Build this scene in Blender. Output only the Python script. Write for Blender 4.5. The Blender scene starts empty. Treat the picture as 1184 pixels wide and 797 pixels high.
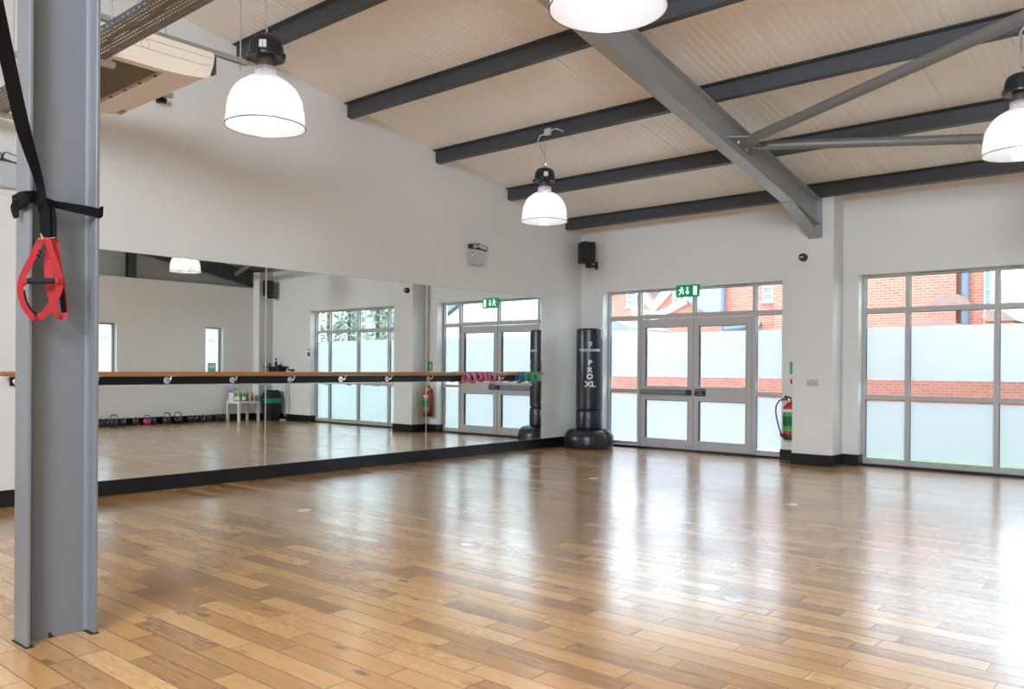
import bpy, bmesh, math, random
from mathutils import Vector, Matrix
random.seed(7)
scn = bpy.context.scene
C = scn.collection
PI = math.pi

# ------------------------------------------------------------------ camera
FPX = 953.29; YAW = 0.71006; PITCH = -0.00203; ROLL = 0.00704; HOR = 398.5 + 29.2
HC = 1.25
F_ = Vector((-math.sin(YAW) * math.cos(PITCH), math.cos(YAW) * math.cos(PITCH), math.sin(PITCH)))
R0 = Vector((math.cos(YAW), math.sin(YAW), 0)); U0 = R0.cross(F_)
R_ = R0 * math.cos(ROLL) + U0 * math.sin(ROLL); U_ = U0 * math.cos(ROLL) - R0 * math.sin(ROLL)
cd = bpy.data.cameras.new('camera'); cam = bpy.data.objects.new('camera', cd); C.objects.link(cam)
cd.sensor_width = 36; cd.lens = FPX / 1184 * 36; cd.shift_y = 29.2 / 1184
cd.clip_start = 0.05; cd.clip_end = 300
m = Matrix((R_, U_, -F_)).transposed().to_4x4(); m.translation = Vector((0, 0, HC)); cam.matrix_world = m
scn.camera = cam

def ray(x, y): return F_ + R_ * ((x - 592) / FPX) - U_ * ((y - HOR) / FPX)
O = Vector((0, 0, HC))
def onX(x, y, X): r = ray(x, y); return O + r * (X / r.x)
def onY(x, y, Y): r = ray(x, y); return O + r * (Y / r.y)
def onZ(x, y, Z): r = ray(x, y); return O + r * ((Z - HC) / r.z)
def dep(x, y, d): return O + ray(x, y) * d
AX = -8.06                    # mirror plane
def mir(v): return Vector((2 * AX - v.x, v.y, v.z))

# ------------------------------------------------------------------ world and light
w = bpy.data.worlds.new('overcast'); scn.world = w; w.use_nodes = True
bg = w.node_tree.nodes['Background']; bg.inputs[0].default_value = (0.77, 0.87, 1.0, 1); bg.inputs[1].default_value = 5.8
scn.view_settings.view_transform = 'Standard'; scn.view_settings.look = 'None'
scn.view_settings.exposure = 0.50; scn.view_settings.gamma = 1.0; scn.view_settings.use_curve_mapping = False
def area_light(name, loc, rot, sx, sy, power, col):
    l = bpy.data.lights.new(name, 'AREA'); l.shape = 'RECTANGLE'; l.size = sx; l.size_y = sy; l.energy = power; l.color = col
    o = bpy.data.objects.new(name, l); C.objects.link(o); o.location = loc; o.rotation_euler = rot
    return o
# added cool fill light, set at the assumed high window behind the camera
for wx in (-0.1,):
    area_light('window_daylight', (wx, -4.12, 4.2), (math.radians(78), 0, 0), 2.3, 1.9, 520, (0.80, 0.90, 1.0))
LAMP_W = 4.8

# ------------------------------------------------------------------ materials
def newmat(name):
    mt = bpy.data.materials.new(name); mt.use_nodes = True
    nt = mt.node_tree; return mt, nt, nt.nodes['Principled BSDF'], nt.nodes['Material Output']
def N(nt, t, **k):
    n = nt.nodes.new(t)
    for a, v in k.items():
        if a.startswith('i_'):
            key = a[2:]; key = int(key) if key.isdigit() else key
            n.inputs[key].default_value = v
        else: setattr(n, a, v)
    return n
def MATH(nt, op, a, b=None, clamp=False):
    n = nt.nodes.new('ShaderNodeMath'); n.operation = op; n.use_clamp = clamp
    for i, v in enumerate((a, b)):
        if v is None: continue
        if isinstance(v, (int, float)): n.inputs[i].default_value = v
        else: nt.links.new(v, n.inputs[i])
    return n.outputs[0]
def mat(name, col, rough=0.5, metal=0.0, noise=0.0, nscale=8, bump=0.0, bscale=60, spec=0.5, coat=0.0, emit=None, estr=0):
    mt, nt, b, out = newmat(name)
    b.inputs['Base Color'].default_value = (*col, 1); b.inputs['Roughness'].default_value = rough
    b.inputs['Metallic'].default_value = metal; b.inputs['Specular IOR Level'].default_value = spec
    b.inputs['Coat Weight'].default_value = coat
    if emit: b.inputs['Emission Color'].default_value = (*emit, 1); b.inputs['Emission Strength'].default_value = estr
    tc = N(nt, 'ShaderNodeTexCoord')
    if noise:
        n = N(nt, 'ShaderNodeTexNoise', i_Scale=nscale, i_Detail=4.0); nt.links.new(tc.outputs['Object'], n.inputs['Vector'])
        mx = N(nt, 'ShaderNodeMix', data_type='RGBA'); mx.inputs[6].default_value = (*[c * (1 - noise) for c in col], 1)
        mx.inputs[7].default_value = (*[min(1, c * (1 + noise)) for c in col], 1)
        nt.links.new(n.outputs[0], mx.inputs[0]); nt.links.new(mx.outputs[2], b.inputs['Base Color'])
    if bump:
        n2 = N(nt, 'ShaderNodeTexNoise', i_Scale=bscale, i_Detail=3.0); nt.links.new(tc.outputs['Object'], n2.inputs['Vector'])
        bp = N(nt, 'ShaderNodeBump', i_Strength=bump, i_Distance=0.002); nt.links.new(n2.outputs[0], bp.inputs['Height'])
        nt.links.new(bp.outputs[0], b.inputs['Normal'])
    return mt

def floor_mat():
    mt, nt, b, out = newmat('oak_planks'); L = nt.links
    tc = N(nt, 'ShaderNodeTexCoord'); sp = N(nt, 'ShaderNodeSeparateXYZ'); L.new(tc.outputs['Object'], sp.inputs[0])
    X, Y = sp.outputs[0], sp.outputs[1]
    yr = MATH(nt, 'DIVIDE', Y, 0.122); row = MATH(nt, 'FLOOR', yr); fy = MATH(nt, 'FRACT', yr)
    W = MATH(nt, 'ADD', MATH(nt, 'MULTIPLY', X, 1.45), MATH(nt, 'MULTIPLY', row, 17.371))
    v = N(nt, 'ShaderNodeTexVoronoi', voronoi_dimensions='1D', i_Scale=1.0, i_Randomness=0.75); L.new(W, v.inputs['W'])
    ve = N(nt, 'ShaderNodeTexVoronoi', voronoi_dimensions='1D', feature='DISTANCE_TO_EDGE', i_Scale=1.0, i_Randomness=0.75); L.new(W, ve.inputs['W'])
    sc = N(nt, 'ShaderNodeSeparateColor'); L.new(v.outputs['Color'], sc.inputs[0]); rnd, rnd2, rnd3 = sc.outputs
    # grain coordinates: stretched along the plank, offset per plank
    cx = N(nt, 'ShaderNodeCombineXYZ'); L.new(MATH(nt, 'MULTIPLY', X, 1.1), cx.inputs[0]); L.new(MATH(nt, 'MULTIPLY', Y, 10), cx.inputs[1]); L.new(MATH(nt, 'MULTIPLY', rnd2, 60), cx.inputs[2])
    g = N(nt, 'ShaderNodeTexNoise', i_Scale=2.0, i_Detail=6.0, i_Roughness=0.62, i_Distortion=1.3); L.new(cx.outputs[0], g.inputs['Vector'])
    wv = N(nt, 'ShaderNodeTexWave', wave_type='RINGS', i_Scale=1.1, i_Distortion=5.0, i_Detail=3.0); L.new(cx.outputs[0], wv.inputs['Vector'])
    gf = N(nt, 'ShaderNodeTexNoise', i_Scale=14.0, i_Detail=4.0); L.new(cx.outputs[0], gf.inputs['Vector'])
    big = N(nt, 'ShaderNodeTexNoise', i_Scale=1.2, i_Detail=2.0); L.new(tc.outputs['Object'], big.inputs['Vector'])
    cr = N(nt, 'ShaderNodeValToRGB'); e = cr.color_ramp.elements
    e[0].position = 0.0; e[0].color = (0.20, 0.088, 0.027, 1); e[1].position = 1.0; e[1].color = (0.80, 0.49, 0.20, 1)
    for p_, c_ in ((0.22, (0.41, 0.190, 0.056)), (0.5, (0.63, 0.318, 0.096)), (0.75, (0.74, 0.405, 0.140))):
        q = cr.color_ramp.elements.new(p_); q.color = (*c_, 1)
    t = MATH(nt, 'ADD', MATH(nt, 'MULTIPLY', rnd, 0.66), MATH(nt, 'MULTIPLY', g.outputs[0], 0.66))
    t = MATH(nt, 'ADD', t, MATH(nt, 'MULTIPLY', MATH(nt, 'SUBTRACT', wv.outputs[1], 0.5), MATH(nt, 'MULTIPLY', rnd3, 0.11)))
    t = MATH(nt, 'ADD', t, MATH(nt, 'MULTIPLY', MATH(nt, 'SUBTRACT', gf.outputs[0], 0.5), 0.16))
    t = MATH(nt, 'SUBTRACT', t, 0.13)
    L.new(t, cr.inputs[0])
    # knots
    kx = N(nt, 'ShaderNodeCombineXYZ'); L.new(MATH(nt, 'MULTIPLY', X, 2.2), kx.inputs[0]); L.new(MATH(nt, 'MULTIPLY', Y, 5.5), kx.inputs[1]); L.new(MATH(nt, 'MULTIPLY', rnd3, 9), kx.inputs[2])
    kn = N(nt, 'ShaderNodeTexVoronoi', i_Scale=1.0); L.new(kx.outputs[0], kn.inputs['Vector'])
    km = N(nt, 'ShaderNodeMapRange', i_1=0.03, i_2=0.16, i_3=0.75, i_4=0.0); L.new(kn.outputs['Distance'], km.inputs[0])
    mk = N(nt, 'ShaderNodeMix', data_type='RGBA'); mk.inputs[7].default_value = (0.055, 0.026, 0.012, 1); L.new(km.outputs[0], mk.inputs[0]); L.new(cr.outputs[0], mk.inputs[6])
    # seams
    ey = MATH(nt, 'MULTIPLY', MATH(nt, 'SUBTRACT', 0.5, MATH(nt, 'ABSOLUTE', MATH(nt, 'SUBTRACT', fy, 0.5))), 0.122)
    ex = MATH(nt, 'MULTIPLY', ve.outputs['Distance'], 0.69)
    ed = MATH(nt, 'MINIMUM', ey, ex)
    sm = N(nt, 'ShaderNodeMapRange', i_1=0.0010, i_2=0.0036, i_3=0.85, i_4=0.0); L.new(ed, sm.inputs[0])
    ms = N(nt, 'ShaderNodeMix', data_type='RGBA'); ms.inputs[7].default_value = (0.05, 0.022, 0.01, 1); L.new(sm.outputs[0], ms.inputs[0]); L.new(mk.outputs[2], ms.inputs[6])
    L.new(ms.outputs[2], b.inputs['Base Color'])
    rr = MATH(nt, 'ADD', 0.13, MATH(nt, 'ADD', MATH(nt, 'MULTIPLY', gf.outputs[0], 0.10), MATH(nt, 'MULTIPLY', rnd3, 0.10))); L.new(rr, b.inputs['Roughness'])
    b.inputs['Specular IOR Level'].default_value = 1.0; b.inputs['Coat Weight'].default_value = 0.85; b.inputs['Coat Roughness'].default_value = 0.21; b.inputs['Coat IOR'].default_value = 1.8
    h = MATH(nt, 'SUBTRACT', MATH(nt, 'MULTIPLY', g.outputs[0], 0.05), MATH(nt, 'MULTIPLY', sm.outputs[0], 1.0))
    hb = N(nt, 'ShaderNodeMapRange', i_1=0.0, i_2=0.012, i_3=0.0, i_4=0.5); L.new(ed, hb.inputs[0])
    h = MATH(nt, 'ADD', h, hb.outputs[0])
    h = MATH(nt, 'ADD', h, MATH(nt, 'MULTIPLY', fy, MATH(nt, 'MULTIPLY', MATH(nt, 'SUBTRACT', rnd2, 0.5), 0.9)))
    bp = N(nt, 'ShaderNodeBump', i_Strength=0.35, i_Distance=0.0022); L.new(h, bp.inputs['Height']); L.new(bp.outputs[0], b.inputs['Normal'])
    return mt

def brick_mat(name, c1, c2, mortar, sc=1.0, axis='XZ'):
    mt, nt, b, out = newmat(name); L = nt.links
    tc = N(nt, 'ShaderNodeTexCoord'); sp = N(nt, 'ShaderNodeSeparateXYZ'); L.new(tc.outputs['Object'], sp.inputs[0])
    cx = N(nt, 'ShaderNodeCombineXYZ'); L.new(MATH(nt, 'ADD', sp.outputs[0], sp.outputs[1]), cx.inputs[0]); L.new(sp.outputs[2], cx.inputs[1])
    br = N(nt, 'ShaderNodeTexBrick', i_Scale=sc); br.inputs['Brick Width'].default_value = 0.225; br.inputs['Row Height'].default_value = 0.075
    br.inputs['Mortar Size'].default_value = 0.008; br.inputs['Bias'].default_value = -0.1
    br.inputs['Color1'].default_value = (*c1, 1); br.inputs['Color2'].default_value = (*c2, 1); br.inputs['Mortar'].default_value = (*mortar, 1)
    L.new(cx.outputs[0], br.inputs['Vector']); L.new(br.outputs[0], b.inputs['Base Color']); b.inputs['Roughness'].default_value = 0.85
    return mt

def glass_mat():
    mt, nt, b, out = newmat('window_glass'); nt.nodes.remove(b)
    tr = N(nt, 'ShaderNodeBsdfTransparent'); tr.inputs[0].default_value = (0.94, 0.97, 0.96, 1)
    gl = N(nt, 'ShaderNodeBsdfGlossy'); gl.inputs['Roughness'].default_value = 0.02
    fr = N(nt, 'ShaderNodeFresnel', i_IOR=1.45); mx = N(nt, 'ShaderNodeMixShader')
    ge = N(nt, 'ShaderNodeNewGeometry')
    nt.links.new(MATH(nt, 'MULTIPLY', fr.outputs[0], MATH(nt, 'SUBTRACT', 1.0, ge.outputs['Backfacing'])), mx.inputs[0]); nt.links.new(tr.outputs[0], mx.inputs[1]); nt.links.new(gl.outputs[0], mx.inputs[2]); nt.links.new(mx.outputs[0], out.inputs[0])
    return mt
def frost_mat():
    mt, nt, b, out = newmat('frosted_film'); nt.nodes.remove(b)
    tl = N(nt, 'ShaderNodeBsdfTranslucent'); tl.inputs[0].default_value = (0.665, 0.69, 0.725, 1)
    rf = N(nt, 'ShaderNodeBsdfRefraction'); rf.inputs['Color'].default_value = (0.76, 0.79, 0.81, 1); rf.inputs['Roughness'].default_value = 0.62; rf.inputs['IOR'].default_value = 1.25
    df = N(nt, 'ShaderNodeBsdfDiffuse'); df.inputs[0].default_value = (0.85, 0.88, 0.9, 1)
    m1 = N(nt, 'ShaderNodeMixShader', i_0=0.55); nt.links.new(tl.outputs[0], m1.inputs[1]); nt.links.new(rf.outputs[0], m1.inputs[2])
    m2 = N(nt, 'ShaderNodeMixShader', i_0=0.12); nt.links.new(m1.outputs[0], m2.inputs[1]); nt.links.new(df.outputs[0], m2.inputs[2]); nt.links.new(m2.outputs[0], out.inputs[0])
    return mt
def shade_mat():
    mt, nt, b, out = newmat('prismatic_acrylic'); nt.nodes.remove(b)
    tr = N(nt, 'ShaderNodeBsdfTransparent'); tr.inputs[0].default_value = (0.95, 0.95, 0.97, 1)
    tl = N(nt, 'ShaderNodeBsdfTranslucent'); tl.inputs[0].default_value = (0.93, 0.92, 0.94, 1)
    df = N(nt, 'ShaderNodeBsdfDiffuse'); df.inputs[0].default_value = (0.9, 0.9, 0.92, 1)
    gl = N(nt, 'ShaderNodeBsdfGlossy'); gl.inputs['Roughness'].default_value = 0.12
    a = N(nt, 'ShaderNodeMixShader', i_0=0.5); nt.links.new(tl.outputs[0], a.inputs[1]); nt.links.new(df.outputs[0], a.inputs[2])
    c = N(nt, 'ShaderNodeMixShader', i_0=0.66); nt.links.new(a.outputs[0], c.inputs[1]); nt.links.new(tr.outputs[0], c.inputs[2])
    fr = N(nt, 'ShaderNodeFresnel', i_IOR=1.35); d = N(nt, 'ShaderNodeMixShader'); ge = N(nt, 'ShaderNodeNewGeometry'); nt.links.new(MATH(nt, 'MULTIPLY', fr.outputs[0], MATH(nt, 'SUBTRACT', 1.0, ge.outputs['Backfacing'])), d.inputs[0]); nt.links.new(c.outputs[0], d.inputs[1]); nt.links.new(gl.outputs[0], d.inputs[2])
    nt.links.new(d.outputs[0], out.inputs[0]); return mt

M = dict(
 floor=floor_mat(),
 wall=mat('white_plaster', (0.76, 0.75, 0.735), 0.75, noise=0.015, nscale=1.5, bump=0.12, bscale=45),
 wallr=mat('white_plaster_sheen', (0.86, 0.86, 0.84), 0.6, noise=0.015, nscale=1.5, bump=0.08, bscale=45),  # same plaster made paler, standing in for stronger light on the right wall
 deck=mat('cream_roof_sheet', (0.91, 0.855, 0.79), 0.32, noise=0.02, nscale=0.7, spec=0.4),
 clad=mat('grey_green_cladding', (0.46, 0.48, 0.45), 0.5),
 steel=mat('grey_painted_steel', (0.165, 0.172, 0.19), 0.36, noise=0.06, nscale=3, bump=0.05, bscale=120, spec=0.55),
 purlin=mat('dark_grey_purlin_steel', (0.052, 0.058, 0.066), 0.40, noise=0.12, nscale=5, spec=0.5),
 rafter=mat('mid_grey_rafter_paint', (0.33, 0.33, 0.34), 0.30, noise=0.08, nscale=4, spec=0.5),
 tube=mat('warm_grey_tube_paint', (0.17, 0.162, 0.162), 0.33, noise=0.05, nscale=4),
 steelb=mat('satin_blue_grey_metal', (0.17, 0.19, 0.22), 0.3, metal=0.3),
 galv=mat('galvanised_steel', (0.50, 0.49, 0.46), 0.42, metal=0.6, noise=0.1, nscale=20),
 tray=mat('dull_tray_zinc', (0.17, 0.15, 0.115), 0.5, noise=0.1, nscale=12),
 skirt=mat('black_gloss_skirting', (0.009, 0.009, 0.012), 0.30, spec=0.35),
 black=mat('black_plastic', (0.018, 0.018, 0.02), 0.45),
 rubber=mat('black_rubber', (0.02, 0.02, 0.022), 0.6),
 web=mat('black_webbing', (0.006, 0.006, 0.008), 0.85, bump=0.5, bscale=600, spec=0.15),
 frame=mat('grey_white_powder_coat', (0.49, 0.48, 0.485), 0.38),
 glass=glass_mat(), frost=frost_mat(), shade=shade_mat(),
 mirror=mat('silvered_mirror', (0.89, 0.915, 0.895), 0.0, metal=1.0),
 medge=mat('polished_mirror_edge', (0.75, 0.8, 0.82), 0.15, metal=0.6),
 wood=mat('varnished_barre_wood', (0.46, 0.19, 0.065), 0.3, noise=0.25, nscale=14, spec=0.5),
 chrome=mat('chrome', (0.8, 0.8, 0.82), 0.08, metal=1.0),
 vinyl=mat('black_bag_vinyl', (0.012, 0.015, 0.024), 0.34, noise=0.1, nscale=6, bump=0.35, bscale=18, spec=0.6),
 print=mat('white_print', (0.72, 0.74, 0.78), 0.5),
 red=mat('red_webbing', (0.42, 0.018, 0.022), 0.75, bump=0.4, bscale=500),
 foam=mat('black_foam_grip', (0.013, 0.013, 0.014), 0.8, bump=0.4, bscale=200),
 brass=mat('pale_brass_buckle', (0.7, 0.6, 0.42), 0.25, metal=1.0),
 extred=mat('extinguisher_red', (0.55, 0.02, 0.02), 0.28),
 extgreen=mat('extinguisher_label_green', (0.06, 0.42, 0.10), 0.5),
 darkgreen=mat('extinguisher_label_dark_green', (0.01, 0.12, 0.06), 0.5),
 cream=mat('aircon_cream_plastic', (0.80, 0.70, 0.58), 0.45),
 grille=mat('aircon_grille_mesh', (0.42, 0.32, 0.21), 0.5),
 hole=mat('dark_interior', (0.02, 0.017, 0.014), 0.9),
 lampblk=mat('lamp_housing_navy_black', (0.015, 0.017, 0.024), 0.30),
 lampbrn=mat('lamp_neck_brown', (0.10, 0.065, 0.06), 0.5),
 white=mat('white_plastic', (0.80, 0.80, 0.79), 0.4),
 lgrey=mat('light_grey_casing', (0.50, 0.53, 0.53), 0.5),
 pink=mat('pink_resistance_band', (0.62, 0.16, 0.28), 0.55),
 green=mat('green_resistance_band', (0.02, 0.36, 0.10), 0.55),
 blue=mat('blue_resistance_band', (0.015, 0.13, 0.34), 0.55),
 bulb=mat('lamp_bulb', (1, 1, 1), 0.5, emit=(1, 0.97, 0.93), estr=4),
 exitg=mat('exit_sign_green', (0.0, 0.22, 0.09), 0.4, emit=(0.0, 0.32, 0.13), estr=0.25),
 exitl=mat('exit_sign_lit_pictogram', (0.8, 0.95, 0.8), 0.4, emit=(0.55, 1.0, 0.6), estr=1.1),
 magenta=mat('pink_kettlebell_vinyl', (0.48, 0.03, 0.22), 0.4),
 kbh=mat('worn_steel_handle', (0.30, 0.30, 0.31), 0.25, metal=0.8),  # steel lightened all over to mimic highlights on the handles
 iron=mat('black_kettlebell_iron', (0.02, 0.02, 0.023), 0.38, noise=0.2, nscale=30),
 teal=mat('teal_bin_liner', (0.0, 0.28, 0.24), 0.35, bump=0.6, bscale=30),
 binblk=mat('black_bin_plastic', (0.016, 0.017, 0.018), 0.5),
 bluel=mat('blue_lid', (0.04, 0.05, 0.35), 0.4),
 yellow=mat('yellow_bottle', (0.62, 0.50, 0.04), 0.4),
 amber=mat('brown_bottle', (0.30, 0.18, 0.10), 0.4),
 lilac=mat('lilac_box', (0.30, 0.32, 0.48), 0.5),
 cyan=mat('pale_blue_notice', (0.25, 0.60, 0.72), 0.6),
 brick=brick_mat('orange_red_brick', (0.40, 0.135, 0.085), (0.32, 0.10, 0.065), (0.42, 0.26, 0.21), 0.8),
 brick2=brick_mat('garden_wall_brick', (0.30, 0.095, 0.065), (0.23, 0.07, 0.05), (0.30, 0.18, 0.15), 1.35),
 palebrick=brick_mat('pale_painted_brick', (0.36, 0.34, 0.34), (0.30, 0.29, 0.30), (0.24, 0.24, 0.25), 0.5),
 render=mat('white_render', (0.55, 0.55, 0.55), 0.9),
 slate=mat('slate_roof', (0.17, 0.18, 0.21), 0.8, noise=0.25, nscale=3),
 tile=mat('red_clay_tile', (0.40, 0.12, 0.08), 0.8, noise=0.2, nscale=4),
 fascia=mat('white_bargeboard', (0.85, 0.86, 0.88), 0.6),
 muted=mat('muted_brown_brickwork', (0.24, 0.15, 0.13), 0.85, noise=0.2, nscale=4),
 pipe=mat('blue_grey_drainpipe', (0.10, 0.13, 0.17), 0.5),
 grass=mat('lawn_grass', (0.10, 0.17, 0.055), 0.95, noise=0.35, nscale=25, bump=1.0, bscale=200),
 paving=mat('grey_paving', (0.36, 0.35, 0.34), 0.9, noise=0.15, nscale=10),
 leaf=mat('evergreen_foliage', (0.15, 0.20, 0.15), 0.9, noise=0.4, nscale=5),
 bark=mat('tree_bark', (0.12, 0.08, 0.05), 0.9, noise=0.3, nscale=8),
 hgrey=mat('house_window_glass', (0.16, 0.20, 0.28), 0.15),
 disc=mat('white_floor_marker', (0.96, 0.97, 0.99), 0.30, spec=0.8, coat=1.0),
 paleblk=mat('sign_black', (0.02, 0.02, 0.02), 0.5),
 mark=mat('faint_grey_print', (0.30, 0.33, 0.40), 0.6),
)

# ------------------------------------------------------------------ mesh helpers
class MB:
    def __init__(s): s.bm = bmesh.new()
    def box(s, x0, x1, y0, y1, z0, z1, bev=0, seg=2):
        r = bmesh.ops.create_cube(s.bm, size=1.0); vs = r['verts']
        for v in vs: v.co = Vector(((x0 + x1) / 2 + v.co.x * (x1 - x0), (y0 + y1) / 2 + v.co.y * (y1 - y0), (z0 + z1) / 2 + v.co.z * (z1 - z0)))
        if bev:
            es = list({e for v in vs for e in v.link_edges})
            bmesh.ops.bevel(s.bm, geom=es, offset=bev, segments=seg, affect='EDGES', clamp_overlap=True)
        return s
    def prism(s, pts, d):            # pts: 3D polygon, extruded by vector d
        d = Vector(d); a = [s.bm.verts.new(Vector(p)) for p in pts]; b = [s.bm.verts.new(Vector(p) + d) for p in pts]
        n = len(pts); s.bm.faces.new(a); s.bm.faces.new(b[::-1])
        for i in range(n): s.bm.faces.new((a[i], b[i], b[(i + 1) % n], a[(i + 1) % n]))
        return s
    def cyl(s, p0, p1, r0, r1=None, n=20, caps=True):
        p0, p1 = Vector(p0), Vector(p1); r1 = r0 if r1 is None else r1
        d = (p1 - p0); L = d.length
        mtx = Matrix.Translation((p0 + p1) / 2) @ d.to_track_quat('Z', 'Y').to_matrix().to_4x4()
        bmesh.ops.create_cone(s.bm, cap_ends=caps, segments=n, radius1=r0, radius2=r1, depth=L, matrix=mtx); return s
    def tube(s, pts, r, n=8, closed=False):
        pts = [Vector(p) for p in pts]; rings = []
        m_ = len(pts)
        for i, p in enumerate(pts):
            a = pts[(i - 1) % m_] if (closed or i > 0) else p; b = pts[(i + 1) % m_] if (closed or i < m_ - 1) else p
            t = (b - a).normalized(); u = t.orthogonal() if i == 0 else (pu - t * pu.dot(t)); u.normalize(); pu = u; v = t.cross(u)
            rr = r[i] if isinstance(r, (list, tuple)) else r
            rings.append([s.bm.verts.new(p + (u * math.cos(k * 2 * PI / n) + v * math.sin(k * 2 * PI / n)) * rr) for k in range(n)])
        for i in range(m_ if closed else m_ - 1):
            A_, B_ = rings[i], rings[(i + 1) % m_]
            for k in range(n): s.bm.faces.new((A_[k], A_[(k + 1) % n], B_[(k + 1) % n], B_[k]))
        if not closed: s.bm.faces.new(rings[0][::-1]); s.bm.faces.new(rings[-1])
        return s
    def lathe(s, prof, c=(0, 0, 0), n=32, cap=True):
        c = Vector(c); rings = []
        for r, z in prof:
            rings.append([s.bm.verts.new(c + Vector((max(r, 1e-4) * math.cos(k * 2 * PI / n), max(r, 1e-4) * math.sin(k * 2 * PI / n), z))) for k in range(n)])
        for A_, B_ in zip(rings, rings[1:]):
            for k in range(n): s.bm.faces.new((A_[k], A_[(k + 1) % n], B_[(k + 1) % n], B_[k]))
        if cap: s.bm.faces.new(rings[0][::-1]); s.bm.faces.new(rings[-1])
        return s
    def arc(s, prof, c, a0, a1, n=16):      # partial lathe
        c = Vector(c); rows = [[s.bm.verts.new(c + Vector((r * math.cos(a0 + (a1 - a0) * k / n), r * math.sin(a0 + (a1 - a0) * k / n), z))) for k in range(n + 1)] for r, z in prof]
        for A_, B_ in zip(rows, rows[1:]):
            for k in range(n): s.bm.faces.new((A_[k], A_[k + 1], B_[k + 1], B_[k]))
        return s
    def ribbon(s, pts, wd, w, t, closed=False):   # flat band: wd = width directions, w widths
        pts = [Vector(p) for p in pts]; m_ = len(pts); rings = []
        for i, p in enumerate(pts):
            a = pts[(i - 1) % m_] if (closed or i > 0) else p; b = pts[(i + 1) % m_] if (closed or i < m_ - 1) else p
            tg = (b - a).normalized(); d = Vector(wd[i] if isinstance(wd, list) else wd); d = (d - tg * d.dot(tg)).normalized(); nn = tg.cross(d)
            ww = w[i] if isinstance(w, (list, tuple)) else w
            rings.append([s.bm.verts.new(p + d * ww / 2 * a_ + nn * t / 2 * b_) for a_, b_ in ((1, 1), (-1, 1), (-1, -1), (1, -1))])
        for i in range(m_ if closed else m_ - 1):
            A_, B_ = rings[i], rings[(i + 1) % m_]
            for k in range(4): s.bm.faces.new((A_[k], A_[(k + 1) % 4], B_[(k + 1) % 4], B_[k]))
        if not closed: s.bm.faces.new(rings[0][::-1]); s.bm.faces.new(rings[-1])
        return s
    def sribbon(s, pts, wd, w, t, sub=5):
        pts = [Vector(p) for p in pts]; n = len(pts)
        wl = list(w) if isinstance(w, (list, tuple)) else [w] * n; dl = [Vector(d) for d in wd] if isinstance(wd, list) else [Vector(wd)] * n
        P_, W_, D_2 = [], [], []
        for i in range(n - 1):
            a, b, c, d = pts[max(i - 1, 0)], pts[i], pts[i + 1], pts[min(i + 2, n - 1)]
            for k in range(sub):
                u = k / sub
                P_.append(.5 * ((2 * b) + (c - a) * u + (2 * a - 5 * b + 4 * c - d) * u * u + (3 * b - a - 3 * c + d) * u ** 3))
                W_.append(wl[i] * (1 - u) + wl[i + 1] * u); D_2.append(dl[i].lerp(dl[i + 1], u))
        P_.append(pts[-1]); W_.append(wl[-1]); D_2.append(dl[-1])
        return s.ribbon(P_, D_2, W_, t)
    def torus(s, c, R, r, ax=(0, 0, 1), n=16, k=6, sy=1.0):
        q = Vector(ax).to_track_quat('Z', 'Y'); c = Vector(c)
        return s.tube([c + q @ Vector((R * math.cos(i * 2 * PI / n), R * sy * math.sin(i * 2 * PI / n), 0)) for i in range(n)], r, k, True)
    def rot(s, ang, ax, cen):
        bmesh.ops.rotate(s.bm, cent=Vector(cen), matrix=Matrix.Rotation(ang, 3, ax), verts=s.bm.verts); return s
    def build(s, name, m_, parent=None, smooth=True, world=True, loc=None):
        off = Vector((0, 0, 0))
        if parent is not None and world:
            q = parent
            while q is not None: off += q.location; q = q.parent
        if loc is not None: off = Vector(loc)
        for v in s.bm.verts: v.co -= off
        bmesh.ops.recalc_face_normals(s.bm, faces=s.bm.faces)
        me = bpy.data.meshes.new(name); s.bm.to_mesh(me); s.bm.free()
        if smooth:
            me.shade_smooth() if hasattr(me, 'shade_smooth') else None
            try: me.set_sharp_from_angle(angle=math.radians(38))
            except Exception: pass
        me.materials.append(m_); o = bpy.data.objects.new(name, me); C.objects.link(o)
        if parent is not None: o.parent = parent
        elif loc is not None: o.location = Vector(loc)
        return o
def tag(o, label=None, cat=None, group=None, kind=None):
    if label: o['label'] = label
    if cat: o['category'] = cat
    if group: o['group'] = group
    if kind: o['kind'] = kind
    return o
def empty(name, loc, label=None, cat=None, group=None, kind=None):
    o = bpy.data.objects.new(name, None); C.objects.link(o); o.location = Vector(loc); o.empty_display_size = 0.1
    return tag(o, label, cat, group, kind)
def struct(name, mb, m_, label=None, smooth=False):
    o = mb.build(name, m_, smooth=smooth); o['kind'] = 'structure'
    if label: o['label'] = label
    return o
def copy_tree(o, parent=None, skip=()):
    c = o.copy(); C.objects.link(c); c.parent = parent
    for ch in list(o.children):
        if not ch.name.startswith(skip if skip else '~'): copy_tree(ch, c)
    return c
def text_mb(txt, size, origin, xdir, ydir, depth=0.001, squash=1.0, align='CENTER', bold=0.0):
    cu = bpy.data.curves.new('t', 'FONT'); cu.body = txt; cu.size = size; cu.align_x = align; cu.align_y = 'CENTER'; cu.extrude = depth; cu.offset = bold
    ob = bpy.data.objects.new('t', cu); C.objects.link(ob); dg = bpy.context.evaluated_depsgraph_get(); dg.update()
    me = bpy.data.meshes.new_from_object(ob.evaluated_get(dg)); bpy.data.objects.remove(ob)
    mb = MB(); mb.bm.from_mesh(me); X_ = Vector(xdir).normalized(); Y_ = Vector(ydir).normalized(); Z_ = X_.cross(Y_)
    for v in mb.bm.verts: v.co = Vector(origin) + X_ * v.co.x * squash + Y_ * v.co.y + Z_ * v.co.z
    bpy.data.meshes.remove(me); return mb

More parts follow.
